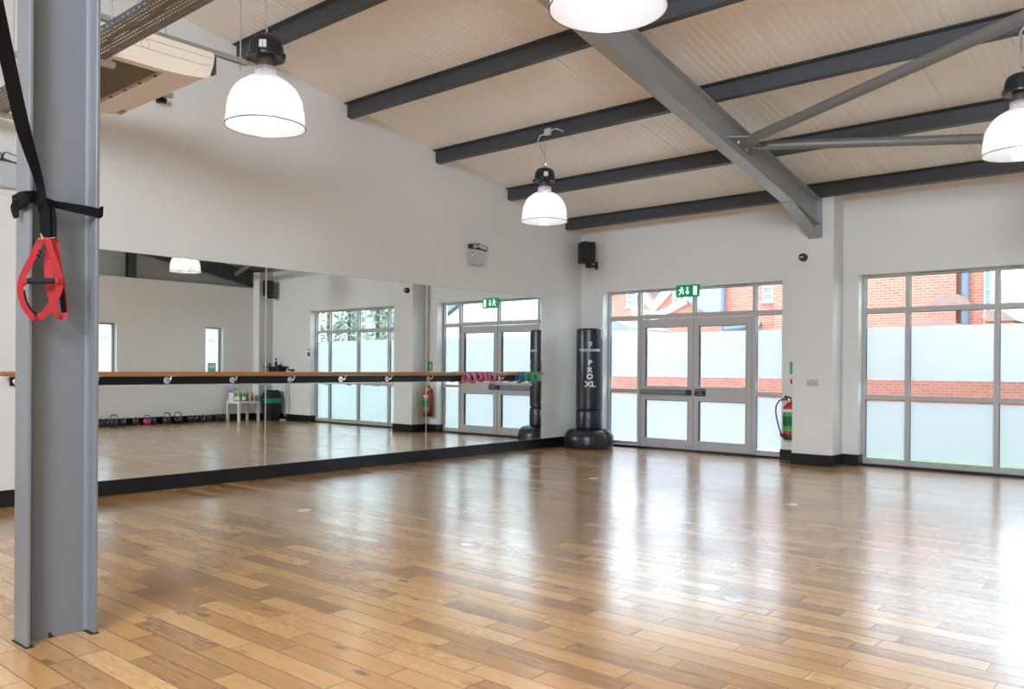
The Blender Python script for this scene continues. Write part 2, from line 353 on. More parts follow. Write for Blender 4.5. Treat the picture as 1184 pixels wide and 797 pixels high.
# ------------------------------------------------------------------ room dimensions
WX = -8.075      # left wall face
RX = 1.20        # right wall face
BY = 11.14       # back wall face
FY = -4.2        # wall behind camera
def cz(y): return 5.556 - 0.177 * y
PF = 10.77       # pier front

struct('floor', MB().box(WX - 0.1, RX + 0.15, FY - 0.1, 11.43, -0.12, 0), M['floor'])
# ceiling: ribbed roof sheet running down the slope
mb = MB(); xs = []; x = WX - 0.1; k = 0
prof = []
while x < RX + 0.32:
    seam = (k % 12 == 0)
    g = 0.012 if seam else 0.0055; wv = 0.012 if seam else 0.015
    prof += [(x, 0), (x + 0.083 - wv * 1.6, 0), (x + 0.083 - wv, g), (x + 0.083 - wv * 0.4, g)]
    x += 0.083; k += 1
ya, yb = FY - 0.1, 11.43
va = [mb.bm.verts.new((px_, ya, cz(ya) + d)) for px_, d in prof]; vb = [mb.bm.verts.new((px_, yb, cz(yb) + d)) for px_, d in prof]
for i in range(len(prof) - 1): mb.bm.faces.new((va[i], va[i + 1], vb[i + 1], vb[i]))
t0 = [mb.bm.verts.new((px_, y_, cz(y_) + 0.1)) for px_, y_ in ((prof[0][0], ya), (prof[-1][0], ya), (prof[-1][0], yb), (prof[0][0], yb))]
mb.bm.faces.new(t0)
struct('ceiling', mb, M['deck'])
# walls
def slope_wall(x0, x1, y0, y1, zb=-0.1, ztop=None):
    zt = (lambda y: cz(y) + 0.02) if ztop is None else (lambda y: ztop)
    return MB().prism([(x0, y0, zb), (x0, y1, zb), (x0, y1, zt(y1)), (x0, y0, zt(y0))], (x1 - x0, 0, 0))
struct('wall_left', slope_wall(WX - 0.2, WX, FY - 0.2, 11.42), M['wall'])
O1 = (-7.635, -4.63); O2 = (-3.60, -0.52); OT = 2.505
mb = MB()
zt = cz(BY) + 0.02
for x0, x1 in ((WX, O1[0]), (O1[1], O2[0]), (O2[1], RX + 0.2)): mb.box(x0, x1, BY, 11.42, -0.1, zt)
for x0, x1 in (O1, O2): mb.box(x0, x1, BY, 11.42, OT, zt)
struct('wall_back', mb, M['wall'])
struct('wall_pier', MB().box(-4.33, -3.80, PF, BY, 0, cz(PF) + 0.02), M['wall'], 'white plastered pier between the glazed doors and the large window')
struct('wall_corner_pier', MB().box(0.95, RX, PF, BY, 0, 3.45), M['wall'])
# right wall with two slit windows
SW = [(9.57, 10.0), (7.18, 7.60)]; RT = 3.09; SZ = (1.02, 2.13)
mb = MB(); ys = [FY - 0.2, 7.18, 7.60, 9.57, 10.0, 11.42]
for i in range(5):
    if i in (1, 3):
        mb.box(RX, RX + 0.25, ys[i], ys[i + 1], -0.1, SZ[0]); mb.box(RX, RX + 0.25, ys[i], ys[i + 1], SZ[1], RT)
    else: mb.box(RX, RX + 0.25, ys[i], ys[i + 1], -0.1, RT)
struct('wall_right', mb, M['wallr'])
# gable cladding above the right wall (horizontal ribs), a little set back
mb = MB(); gx = RX + 0.2; z = RT
pr_ = []
while z < 6.4: pr_ += [(z, 0), (z + 0.075, 0), (z + 0.08, 0.006), (z + 0.095, 0.006)]; z += 0.1
va = [mb.bm.verts.new((gx + d, FY - 0.2, z_)) for z_, d in pr_]; vb = [mb.bm.verts.new((gx + d, 11.42, z_)) for z_, d in pr_]
for i in range(len(pr_) - 1): mb.bm.faces.new((va[i], va[i + 1], vb[i + 1], vb[i]))
struct('wall_gable', mb, M['clad'])
# wall behind the camera, its high window added to bring in daylight
mb = MB(); xs = [WX, -1.3, 1.1, RX + 0.2]
for i in range(3):
    if i == 1: mb.box(xs[i], xs[i + 1], FY - 0.2, FY, -0.1, 3.2); mb.box(xs[i], xs[i + 1], FY - 0.2, FY, 5.2, cz(FY) + 0.02)
    else: mb.box(xs[i], xs[i + 1], FY - 0.2, FY, -0.1, cz(FY) + 0.02)
struct('wall_front', mb, M['wall'])
for i, (x0, x1) in enumerate(((-1.3, 1.1),)):
    e = empty('window_%d' % (5 + i), ((x0 + x1) / 2, FY - 0.1, 3.2), kind='structure')  # unseen window, added for the daylight it admits
    f = MB()
    for a, b in ((x0, x0 + 0.06), (x1 - 0.06, x1), ((x0 + x1) / 2 - 0.03, (x0 + x1) / 2 + 0.03)): f.box(a, b, FY - 0.13, FY - 0.07, 3.2, 5.2)
    f.box(x0, x1, FY - 0.13, FY - 0.07, 3.2, 3.26).box(x0, x1, FY - 0.13, FY - 0.07, 5.14, 5.2)
    f.build('window_frame', M['frame'], e)
    MB().box(x0 + .05, x1 - .05, FY - 0.104, FY - 0.098, 3.25, 5.15).build('pane', M['glass'], e)
# bulkhead at the top of the left wall, near end
struct('trim_1', MB().prism([(WX, FY, 2.745), (WX, 3.0, 2.745), (WX, 3.0, cz(3.0)), (WX, FY, cz(FY))], (0.012, 0, 0)), M['wall'])
struct('trim_2', MB().box(WX, -4.33, BY - 0.008, BY + .01, 3.495, cz(BY) + 0.02).box(-3.80, RX, BY - 0.008, BY + .01, 3.495, cz(BY) + 0.02), M['deck'])
# skirtings
SK = 0.147
struct('baseboard_left', MB().box(WX, AX + 0.008, FY, BY, 0, SK), M['skirt'])
mb = MB(); t = 0.016
mb.box(AX + .008, O1[0], BY - t, BY, 0, SK).box(O1[0] - 0.0, O1[0] + t, BY - t, 11.29, 0, SK)
mb.box(O1[1] - t, O1[1], BY - t, 11.29, 0, SK).box(O1[1], -4.33 - t, BY - t, BY, 0, SK)
mb.box(-4.33 - t, -4.33, PF - t, BY, 0, SK).box(-4.33, -3.80, PF - t, PF, 0, SK).box(-3.80, -3.80 + t, PF - t, BY, 0, SK)
mb.box(-3.80 + t, O2[0], BY - t, BY, 0, SK).box(O2[0], O2[0] + t, BY - t, 11.29, 0, SK)
mb.box(O2[1] - t, O2[1], BY - t, 11.29, 0, SK).box(O2[1], 0.95 - t, BY - t, BY, 0, SK).box(0.95 - t, 0.95, PF - t, BY, 0, SK).box(0.95, RX - t, PF - t, PF, 0, SK)
struct('baseboard_back', mb, M['skirt'])
struct('baseboard_right', MB().box(RX - t, RX, FY, PF - t, 0, SK), M['skirt'])
# thin black threshold strips on the floor
mb = MB().box(O1[0] + t, O1[1] - t, 11.22, 11.30, 0, 0.028).box(O2[0] + t, O2[1] - t, 11.22, 11.30, 0, 0.028)
mb.box(-4.44, -3.72, PF - 0.06, PF - t, 0, 0.004).box(-4.46, -4.36, 10.95, 11.02, 0, 0.004)
struct('trim_3', mb, M['skirt'])

# ------------------------------------------------------------------ glazing
YF0, YF1 = 11.29, 11.36       # frame depth
YG = 11.335                   # glass plane
FILM = ((0.118, 0.845), (1.128, 1.82))
def pane(parent, x0, x1, z0, z1, film=True, yg=YG):
    p = MB().box(x0 - .012, x1 + .012, yg - 0.003, yg + 0.003, z0 - .012, z1 + .012).build('pane', M['glass'], parent, smooth=False)
    if film:
        for a, b in FILM:
            a2, b2 = max(a, z0 + 0.002), min(b, z1)
            if b2 - a2 > 0.03:
                MB().box(x0 + .002, x1 - .002, yg - 0.0060, yg - 0.0045, a2, b2).build('frosted_film', M['frost'], p, smooth=False)
    # dark glazing gasket round the pane
    g = MB(); q = 0.006
    g.box(x0, x0 + q, yg - .02, yg - .007, z0, z1).box(x1 - q, x1, yg - .02, yg - .007, z0, z1).box(x0 + q, x1 - q, yg - .02, yg - .007, z1 - q, z1).box(x0 + q, x1 - q, yg - .02, yg - .007, z0, z0 + q * .5)
    g.build('gasket', M['black'], p, smooth=False)
def glazing(name, xb, mull, rows, halfw=0.028, leafbay=None):
    root = empty(name, ((xb[0] + xb[1]) / 2, YG, 0.03), kind='structure')
    f = MB(); x0, x1 = xb; top = 2.505
    f.box(x0, x0 + 0.045, YF0, YF1, 0.02, top, .004).box(x1 - 0.045, x1, YF0, YF1, 0.02, top, .004)
    f.box(x0 + .045, x1 - .045, YF0, YF1, 2.468, top, .004)
    f.build('window_frame', M['frame'], root, smooth=False)
    for mx in mull: MB().box(mx - halfw, mx + halfw, YF0 - .012, YF1, 0.02, 2.468, .005).build('mullion', M['frame'], root, smooth=False)
    cols = [x0 + 0.045] + [v for mx in mull for v in (mx - halfw, mx + halfw)] + [x1 - 0.045]
    return root, [(cols[i], cols[i + 1]) for i in range(0, len(cols), 2)]
# window_1: the large fixed window on the right
w1, cols = glazing('window_1', O2, [-3.04, -2.04, -1.04], None)
for a, b in cols:
    tr = MB().box(a, b, YF0, YF1, 0.03, 0.098, .004).box(a, b, YF0, YF1, 0.868, 0.924, .004).box(a, b, YF0, YF1, 2.003, 2.066, .004)
    tr.build('transom', M['frame'], w1, smooth=False)
    pane(w1, a, b, 0.098, 0.868); pane(w1, a, b, 0.924, 2.003); pane(w1, a, b, 2.066, 2.468, False)
for a in (-2.9, -1.9): MB().box(a, a + .55, YF0 - .012, YF0 + .002, 2.484, 2.497, .002).build('trickle_vent', M['mark'], w1)
# door_1: double doors with side lights and top lights
d1, cols = glazing('door_1', O1, [-7.035, -5.10], None)
cm = -6.07
for a, b in (cols[0], cols[2]):
    MB().box(a, b, YF0, YF1, 0.03, 0.088, .004).box(a, b, YF0, YF1, 0.872, 0.925, .004).box(a, b, YF0, YF1, 2.035, 2.10, .004).build('transom', M['frame'], d1, smooth=False)
    pane(d1, a, b, 0.088, 0.872); pane(d1, a, b, 0.925, 2.035); pane(d1, a, b, 2.10, 2.468, False)
a, b = cols[1]
MB().box(a, b, YF0, YF1, 2.04, 2.11, .004).box(cm - .03, cm + .03, YF0, YF1, 2.11, 2.468, .004).box(a, b, YF0 + .01, YF1, 0.0, 0.03, .002).build('transom', M['frame'], d1, smooth=False)
pane(d1, a, cm - .03, 2.11, 2.468, False); pane(d1, cm + .03, b, 2.11, 2.468, False)
MB().box(-6.98, -6.45, YF0 - .012, YF0 + .002, 2.484, 2.497, .002).build('trickle_vent', M['mark'], d1)
MB().box(-5.75, -5.2, YF0 - .012, YF0 + .002, 2.484, 2.497, .002).build('trickle_vent', M['mark'], d1)
for s, (x0, x1) in enumerate(((a + .006, cm - .004), (cm + .004, b - .006))):
    lf = empty('door_leaf', ((x0 + x1) / 2, YF0, 0.035)); lf.parent = d1; lf.location = Vector(((x0 + x1) / 2, YF0, 0.035)) - d1.location
    st = 0.088; f = MB(); y0, y1 = YF0 - .008, YF1 - .01
    f.box(x0, x0 + st, y0, y1, 0.036, 2.032, .004).box(x1 - st, x1, y0, y1, 0.036, 2.032, .004)
    for z0, z1 in ((0.036, 0.168), (0.767, 0.988), (1.905, 2.032)): f.box(x0 + st, x1 - st, y0, y1, z0, z1)
    f.build('leaf_frame', M['frame'], lf, smooth=False)
    gx0, gx1 = x0 + st, x1 - st
    for z0, z1, fa, fb in ((0.168, 0.767, 0.17, 0.765), (0.988, 1.905, 1.128, 1.82)):
        MB().box(gx0 - .01, gx1 + .01, YG - .003, YG + .003, z0 - .01, z1 + .01).build('pane', M['glass'], lf, smooth=False)
        MB().box(gx0 + .002, gx1 - .002, YG - .006, YG - .0045, fa, fb).build('frosted_film', M['frost'], lf, smooth=False)
        q = .007
        MB().box(gx0, gx0 + q, y0 + .002, YG - .008, z0, z1).box(gx1 - q, gx1, y0 + .002, YG - .008, z0, z1).box(gx0, gx1, y0 + .002, YG - .008, z1 - q, z1).build('gasket', M['black'], lf, smooth=False)
    if s == 0:
        MB().box(x0 + .01, x1 - .09, y0 - .062, y0 - .001, 0.855, 0.935, .016, 3).build('push_bar', M['steelb'], lf)
        MB().box(x1 - .09, x1 - .02, y0 - .066, y0 - .001, 0.852, 0.938, .012, 3).build('push_bar_end', M['black'], lf)
        MB().cyl((x1 - .045, y0 - .008, 0.075), (x1 - .045, y0 + .002, .075), .009).build('floor_bolt', M['black'], lf)
    else:
        MB().box(x0 + .02, x0 + .205, y0 - .004, y0 + .0, 0.845, 0.955, .002).build('notice_plate', M['paleblk'], lf)
        for j, (tx, sz) in enumerate((('EMERGENCY EXIT', .020), ('ONLY', .018), ('Do not open', .020))):
            text_mb(tx, sz, (x0 + .112, y0 - .0055, 0.930 - j * .028), (1, 0, 0), (0, 0, 1), .0006).build('notice_lettering', M['print'], lf, smooth=False)
struct('trim_4', MB().box(O1[0], O1[1], YF0 - .02, 11.42, 0.0, 0.012).box(O2[0], O2[1], YF0 + .0, 11.42, 0, 0.02), M['skirt'])
# slit windows in the right wall, with one blue notice in the nearer pane
for i, (y0, y1) in enumerate(SW):
    e = empty('window_%d' % (2 + i), (RX + .15, (y0 + y1) / 2, SZ[0]), kind='structure'); f = MB()
    f.box(RX + .12, RX + .18, y0, y0 + .045, *SZ).box(RX + .12, RX + .18, y1 - .045, y1, *SZ).box(RX + .12, RX + .18, y0 + .045, y1 - .045, SZ[0], SZ[0] + .045).box(RX + .12, RX + .18, y0 + .045, y1 - .045, SZ[1] - .045, SZ[1])
    f.build('window_frame', M['frame'], e, smooth=False)
    g = MB().box(RX + .147, RX + .153, y0 + .04, y1 - .04, SZ[0] + .04, SZ[1] - .04).build('pane', M['glass'], e, smooth=False)
    MB().box(RX + .142, RX + .145, y0 + .047, y1 - .047, SZ[0] + .047, SZ[1] - .05).build('frosted_film', M['frost'], e, smooth=False)
    ym = (y0 + y1) / 2
    MB().tube([(RX + .138, ym - .09, 1.80), (RX + .138, ym - .02, 1.85), (RX + .138, ym + .02, 1.84), (RX + .138, ym + .10, 1.79)], .006, 6).tube([(RX + .138, ym - .03, 1.79), (RX + .138, ym + .01, 1.81), (RX + .138, ym + .05, 1.78)], .005, 6).build('leaf_emblem', M['leaf'], e)

# ------------------------------------------------------------------ exterior
tag(MB().box(-60, -4.6, 11.43, 80, -0.25, -0.1).build('paving', M['paving'], smooth=False), 'grey paving outside the glazed double doors', 'paving')['kind'] = 'structure'
tag(MB().box(-4.6, 60, 11.43, 80, -0.25, -0.1).build('lawn', M['grass'], smooth=False), 'green lawn outside the large window', 'grass', kind='stuff')
tag(MB().box(1.75, 60, -20, 11.43, -0.25, -0.1).build('lawn', M['grass'], smooth=False), 'green lawn outside the narrow slit windows', 'grass', kind='stuff')
# low garden wall
gw = empty('garden_wall', (-8, 17, -0.1), 'low red brick garden wall seen through the clear band of the glazing', 'wall')
MB().box(-22, -0.5, 17, 17.22, -0.1, 1.32).build('brickwork', M['brick2'], gw, smooth=False)
MB().box(-22.05, -0.45, 16.96, 17.26, 1.32, 1.38, .01).build('coping', M['paving'], gw)
def PY(px, py, Y): return onY(px, py, Y)
# main brick house
Y = 30.0
hx0, hx1 = PY(833, 350, Y).x, PY(1137, 350, Y).x
bh = empty('brick_house', ((hx0 + hx1) / 2, Y, -.1), 'large orange brick house behind the large window, with blue drainpipes', 'building')
MB().box(hx0, hx1, Y, Y + 1.6, -.1, 7.2).build('wall', M['brick'], bh, smooth=False)
xa, xb_ = PY(899, 350, Y).x, PY(1108, 350, Y).x
MB().box(xa, xb_, Y - .35, Y - .002, -.1, 7.2).build('bay_wall', M['brick'], bh, smooth=False)
MB().prism([(hx0 - .4, Y - .7, 7.2), (hx1 + .4, Y - .7, 7.2), (hx1 + .2, Y + 1.8, 8.5), (hx0 - .4, Y + 1.8, 8.5)], (0, 0, .15)).build('roof', M['slate'], bh, smooth=False)
for px_, r_ in ((836, .10), (1115.5, .12)):
    q = PY(px_, 350, Y - .2); MB().cyl((q.x, Y - .2 if px_ < 900 else Y - .2, -.1), (q.x, Y - .2, 7.2), r_).build('drainpipe', M['pipe'], bh)
q0, q1 = PY(838, 381, Y - .25), PY(880, 376, Y - .25)
MB().tube([(q0.x, Y - .25, q0.z), (q0.x * .6 + q1.x * .4, Y - .25, q0.z + .04), (q0.x * .4 + q1.x * .6, Y - .25, q1.z - .03), (q1.x, Y - .25, q1.z)], .11, 8).build('drainpipe', M['pipe'], bh)
def house_window(parent, pxa, pxb, pya, pyb, Y, cross=True):
    a, b = PY(pxa, pya, Y), PY(pxb, pyb, Y); c = PY(pxa, pyb, Y)
    x0, x1, z1, z0 = a.x, b.x, a.z, c.z; t = (x1 - x0) * .14
    fr = MB().box(x0, x0 + t, Y - .1, Y + .02, z0, z1).box(x1 - t, x1, Y - .1, Y + .02, z0, z1).box(x0 + t, x1 - t, Y - .1, Y + .02, z0, z0 + t).box(x0 + t, x1 - t, Y - .1, Y + .02, z1 - t, z1).box(x0 + t, x1 - t, Y - .1, Y + .02, (z0 + z1) / 2 - t / 2, (z0 + z1) / 2 + t / 2).box(x0 - t, x1 + t, Y - .16, Y + .02, z0 - t, z0)
    o = fr.build('window', M['fascia'], parent, smooth=False)
    MB().box(x0 + t, x1 - t, Y - .04, Y - .02, z0 + t, z1 - t).build('pane', M['hgrey'], o, smooth=False)
house_window(bh, 883, 895, 331, 349, Y)
house_window(bh, 1139, 1147, 305, 366, Y)
q = PY(1098, 356, Y - .35); mb = MB(); rr = .62
pts = [(q.x + rr * math.cos(t_ * PI / 12), Y - .38, q.z + rr * .75 * math.sin(t_ * PI / 12)) for t_ in range(13)]
mb.prism(pts, (0, .06, 0)).build('arched_recess', M['muted'], bh, smooth=False)
q0, q1 = PY(1062, 378, Y - 2), PY(1112, 380, Y - 2)
sh = empty('tiled_shed', ((q0.x + q1.x) / 2, Y - 2, -.1), 'low red tiled outbuilding in front of the orange brick house', 'building')
MB().box(q0.x - .4, q1.x, Y - 2, Y - .5, -.1, q0.z + .0).build('wall', M['brick'], sh, smooth=False)
MB().prism([(q0.x - .5, Y - 2.1, q0.z), (q1.x + .1, Y - 2.1, q0.z), (q1.x - .7, Y - 2.1, q0.z + .22), (q0.x + .2, Y - 2.1, q0.z + .22)], (0, 1.5, 0)).build('roof', M['muted'], sh, smooth=False)
q0, q1 = PY(1139, 376, 27), PY(1172, 376, 27)
lo = empty('garage', ((q0.x + q1.x) / 2, 27, -.1), 'small brick garage with a lean-to tiled roof right of the brick house', 'building')
MB().box(q0.x, q1.x, 27, 29, -.1, q0.z + .1).build('wall', M['brick'], lo, smooth=False)
MB().prism([(q0.x, 26.9, q0.z + .1), (q1.x + .1, 26.9, q0.z + .1), (q0.x + .4, 26.9, q0.z + .42), (q0.x, 26.9, q0.z + .42)], (0, 2, 0)).build('roof', M['muted'], lo, smooth=False)
# pair of gabled houses further left
Y = 38.0
def P3(px_, py_, Y=Y): v = PY(px_, py_, Y); return (v.x, Y, v.z)
gh = empty('gabled_house', (P3(757, 400)[0], Y, -.1), 'red brick house with twin white gables seen over the glazed doors', 'building')
zb_ = -.1
vx, vz = P3(757, 356)[0], P3(757, 356)[2]
pl, prr = P3(722, 316), P3(797, 312); el, er = P3(690, 352), P3(836, 352)
MB().prism([(el[0], Y, zb_), (er[0], Y, zb_), (er[0], Y, vz), (prr[0], Y, prr[2]), (vx, Y, vz), (pl[0], Y, pl[2]), (el[0], Y, vz)], (0, 7, 0)).build('wall', M['brick'], gh, smooth=False)
for A_, B_ in (((el[0], vz), (pl[0], pl[2])), ((vx, vz), (pl[0], pl[2])), ((vx, vz), (prr[0], prr[2])), ((er[0], vz), (prr[0], prr[2]))):
    MB().prism([(A_[0], Y - .3, A_[1] - .2), (B_[0], Y - .3, B_[1] - .2), (B_[0], Y - .3, B_[1] + .25), (A_[0], Y - .3, A_[1] + .25)], (0, .32, 0)).build('bargeboard', M['fascia'], gh, smooth=False)
MB().prism([(pl[0], Y + 1.0, pl[2] - .6), (prr[0], Y + 1.0, prr[2] - .6), (vx + .2, Y + 1.0, vz)], (0, 4, .0)).build('roof', M['slate'], gh, smooth=False)
for pxa in (744, 756, 768): 
    q = P3(pxa, 400); MB().box(q[0] - .12, q[0] + .12, Y - .2, Y - .002, 1, vz - .1).build('white_pilaster', M['fascia'], gh, smooth=False)
house_window(gh, 726, 737, 338, 355, Y); house_window(gh, 779, 787, 336, 352, Y)
Y2 = 33.0
lg = empty('low_extension', (P3(790, 400, Y2)[0], Y2, -.1), 'low brick extension with a sloping white verge below the twin gables', 'building')
A_, B_, D_ = P3(758, 369, Y2), P3(796, 348, Y2), P3(828, 369, Y2)
MB().prism([(A_[0], Y2, -.1), (D_[0], Y2, -.1), (D_[0], Y2, A_[2]), (B_[0], Y2, B_[2]), (A_[0], Y2, A_[2])], (0, 3, 0)).build('wall', M['brick'], lg, smooth=False)
MB().prism([(A_[0], Y2 - .2, A_[2] - .12), (B_[0], Y2 - .2, B_[2] - .12), (B_[0], Y2 - .2, B_[2] + .18), (A_[0], Y2 - .2, A_[2] + .18)], (0, .22, 0)).build('verge', M['fascia'], lg, smooth=False)
MB().prism([(B_[0], Y2 - .2, B_[2]), (D_[0], Y2 - .2, D_[2] - .1), (D_[0], Y2 + 2.8, D_[2] + 1.2), (B_[0], Y2 + 2.8, B_[2] + 1.3)], (0, 0, .1)).build('roof', M['slate'], lg, smooth=False)
Y2 = 24.0
A_, B_ = P3(706, 378, Y2), P3(738, 378, Y2)
sd = empty('cream_shed', (A_[0], Y2, -.1), 'cream shed with a low grey roof seen left of the doors', 'building')
MB().box(A_[0] - 1, B_[0], Y2, Y2 + 2, -.1, A_[2] - .12).build('wall', M['render'], sd, smooth=False)
MB().prism([(A_[0] - 1.1, Y2 - .1, A_[2] - .12), (B_[0] + .1, Y2 - .1, A_[2] - .12), (A_[0] + .2, Y2 - .1, A_[2] + .2), (A_[0] - 1.1, Y2 - .1, A_[2] + .2)], (0, 2.2, 0)).build('roof', M['slate'], sd, smooth=False)
# pale block at far right
Y2 = 45.0
A_, B_ = P3(1150, 324, Y2), P3(1175, 324, Y2)
pb = empty('pale_block', ((A_[0] + B_[0]) / 2, Y2, -.1), 'pale brick chimney-like block far behind the right edge of the large window', 'building')
MB().box(A_[0], B_[0], Y2, Y2 + 4, -.1, A_[2]).build('wall', M['palebrick'], pb, smooth=False)
MB().box(B_[0], B_[0] + .5, Y2 - .1, Y2 + 4, -.1, A_[2] - 1).build('quoin', M['render'], pb, smooth=False)
A_, B_ = P3(1178, 356, 40), P3(1215, 356, 40)
fb_ = empty('grey_roofed_bungalow', ((A_[0] + B_[0]) / 2, 40, -.1), 'low building with a blue grey roof at the right edge of the large window', 'building')
MB().box(A_[0], B_[0], 40, 44, -.1, 2.6).build('wall', M['render'], fb_, smooth=False)
MB().prism([(A_[0] - .2, 39.8, 2.5), (B_[0] + .2, 39.8, 2.5), (B_[0], 42, A_[2]), (A_[0], 42, A_[2])], (0, 0, .1)).build('roof', M['slate'], fb_, smooth=False)
# seen only in the mirror: white gabled building with a sign board, pale brick wall, conifers and a roof
wb = empty('white_gabled_building', (3.6, 21, -.1), 'white rendered building with a grey sloping roof seen in the mirror', 'building')
MB().prism([(2.35, 21, -.1), (5.2, 21, -.1), (5.2, 21, 3.0), (3.5, 21, 3.9), (2.35, 21, 3.5)], (0, 6, 0)).build('wall', M['render'], wb, smooth=False)
MB().prism([(5.4, 20.8, 2.9), (3.5, 20.8, 3.95), (3.5, 20.8, 4.2), (5.6, 20.8, 3.1)], (0, 6.4, 0)).build('roof', M['slate'], wb, smooth=False)
sb = empty('sign_board', (1.75, 20.5, -.1), 'large white sign board on posts seen mirrored beyond the doors', 'sign')
MB().box(1.05, 2.3, 20.5, 20.56, 1.9, 3.9).build('board', M['fascia'], sb, smooth=False)
for i_, z_ in enumerate((3.45, 3.15, 2.8)):
    for k_ in range(7): MB().box(1.2 + k_ * .14, 1.29 + k_ * .14, 20.49, 20.5, z_, z_ + .07 + .03 * ((k_ * 3 + i_) % 2)).build('illegible_mark', M['mark'], sb, smooth=False)
for x_ in (1.15, 2.2): MB().box(x_ - .04, x_ + .04, 20.56, 20.62, -.1, 3.9).build('post', M['frame'], sb, smooth=False)
tag(MB().box(-2.2, 1.0, 22, 22.5, -.1, 4.2).build('painted_brick_wall', M['palebrick'], smooth=False), 'pale painted brick wall seen mirrored behind the punch bag', 'wall')
ph = empty('pink_roofed_house', (21, 34, -.1), 'house with a dull red roof and white bay seen mirrored behind the conifers', 'building')
MB().box(17, 29, 34, 40, -.1, 3.9).build('wall', M['render'], ph, smooth=False)
MB().prism([(16.6, 33.6, 3.8), (29.4, 33.6, 3.8), (28.4, 37, 5.6), (17.6, 37, 5.6)], (0, 0, .15)).build('roof', M['slate'], ph, smooth=False)
MB().prism([(22.5, 33.4, -.1), (25.0, 33.4, -.1), (25.0, 33.4, 3.6), (23.7, 33.4, 4.8), (22.5, 33.4, 3.6)], (0, .6, 0)).build('bay_gable', M['palebrick'], ph, smooth=False)
def conifer(x_, y_, h_, r_, lab):
    e = empty('conifer', (x_, y_, -.1), lab, 'tree', 'conifers seen in the mirror')
    MB().cyl((x_, y_, -.1), (x_, y_, h_ * .9), .12, .04, 8).build('trunk', M['bark'], e)
    mb = MB(); rn = random.Random(int(x_ * 10))
    for i in range(950):
        t_ = rn.random() ** .8; z_ = .6 + t_ * h_; a_ = rn.random() * 2 * PI; rad = r_ * (1 - t_) ** .5 * (.35 + .65 * rn.random())
        c = Vector((x_ + rad * math.cos(a_), y_ + rad * math.sin(a_), z_)); s_ = .09 + .1 * rn.random()
        d1_ = Vector((rn.uniform(-1, 1), rn.uniform(-1, 1), rn.uniform(-.3, 1))).normalized() * s_; d2_ = d1_.orthogonal().normalized() * s_ * .5
        v_ = [mb.bm.verts.new(c + q_) for q_ in (d1_, d2_, -d1_, -d2_)]; mb.bm.faces.new(v_)
    mb.build('foliage', M['leaf'], e, smooth=False)
MPX = lambda px_, Y_: 2 * AX - onY(px_, 360, Y_).x
for x_, y_, h_, r_, lab in ((MPX(380, 22), 22, 6.0, .9, 'loose green conifer leftmost in the mirrored window'), (MPX(404, 25), 25, 8, .6, 'slim dark conifer second from the left in the mirrored window'), (MPX(415, 29), 29, 9, .7, 'slim dark conifer in the second mirrored pane'), (MPX(437, 23), 23, 8, .6, 'slim dark conifer in the third mirrored pane'), (MPX(450, 27), 27, 8, .6, 'slim dark conifer rightmost in the mirrored window')):
    conifer(x_, y_, h_, r_, lab)

# ------------------------------------------------------------------ structural steel
RXc = -4.035
# rafter (I section following the slope) with haunch at the pier
ra = empty('roof_rafter', (RXc, PF, 3.0), 'grey steel I-beam rafter sloping down to the white pier', 'beam')
def slab(y0, y1, o0, o1, x0, x1): return [(x0, y0, cz(y0) - o0), (x0, y1, cz(y1) - o0), (x0, y1, cz(y1) - o1), (x0, y0, cz(y0) - o1)], (x1 - x0, 0, 0)
OB, OTp = 0.505, 0.175
fl = 0.014
MB().prism(*slab(FY, PF - .008, OB - fl, OB, RXc - .08, RXc + .08)).build('bottom_flange', M['rafter'], ra, smooth=False)
MB().prism(*slab(FY, PF - .008, OTp, OTp + fl, RXc - .08, RXc + .08)).build('top_flange', M['rafter'], ra, smooth=False)
MB().prism(*slab(FY, PF - .008, OTp + fl, OB - fl, RXc - .005, RXc + .005)).build('web', M['rafter'], ra, smooth=False)
y0h = 9.86; z0h = cz(y0h) - OB; z1h = 2.975
mb = MB(); mb.prism([(RXc - .08, y0h, z0h - fl), (RXc - .08, PF - .01, z1h), (RXc - .08, PF - .01, z1h + .02), (RXc - .08, y0h, z0h + .002)], (.16, 0, 0))
mb.build('haunch_flange', M['rafter'], ra, smooth=False)
MB().prism([(RXc - .005, y0h, z0h), (RXc - .005, PF - .01, z1h + .015), (RXc - .005, PF - .01, cz(PF) - OB)], (.01, 0, 0)).build('haunch_web', M['rafter'], ra, smooth=False)
MB().box(RXc - .09, RXc + .09, PF - .016, PF, z1h, cz(PF) - .13).build('end_plate', M['rafter'], ra, smooth=False)
# column near the camera
CY0, CY1 = 1.362, 1.656; CX = -4.055
co = empty('steel_column', (CX, 1.5, 0), 'grey painted steel I-section column standing on the wood floor at far left', 'column')
ctop = cz(1.5) - OB - .035
MB().box(CX - .076, CX + .076, CY0, CY0 + .016, 0.004, ctop, .002, 1).build('front_flange', M['steel'], co, smooth=False)
MB().box(CX - .076, CX + .090, CY1 - .014, CY1 + .002, 0.004, ctop, .002, 1).build('rear_flange', M['steel'], co, smooth=False)
mb = MB(); mb.box(CX - .005, CX + .005, CY0 + .016, CY1 - .014, 0.004, ctop)
for s_ in (-1, 1):   # root fillets
    for yy, d in ((CY0 + .016, 1), (CY1 - .014, -1)):
        mb.prism([(CX + s_ * .005, yy, .004), (CX + s_ * .019, yy, .004), (CX + s_ * .009, yy + d * .006, .004), (CX + s_ * .005, yy + d * .014, .004)], (0, 0, ctop - .004))
mb.build('web', M['steel'], co, smooth=False)
MB().prism([(CX + .006, 1.478, 0.003), (CX + .006, 1.502, 0.003), (CX + .006, 1.478, 0.032)], (.002, 0, 0)).build('web_notch', M['hole'], co, smooth=False)
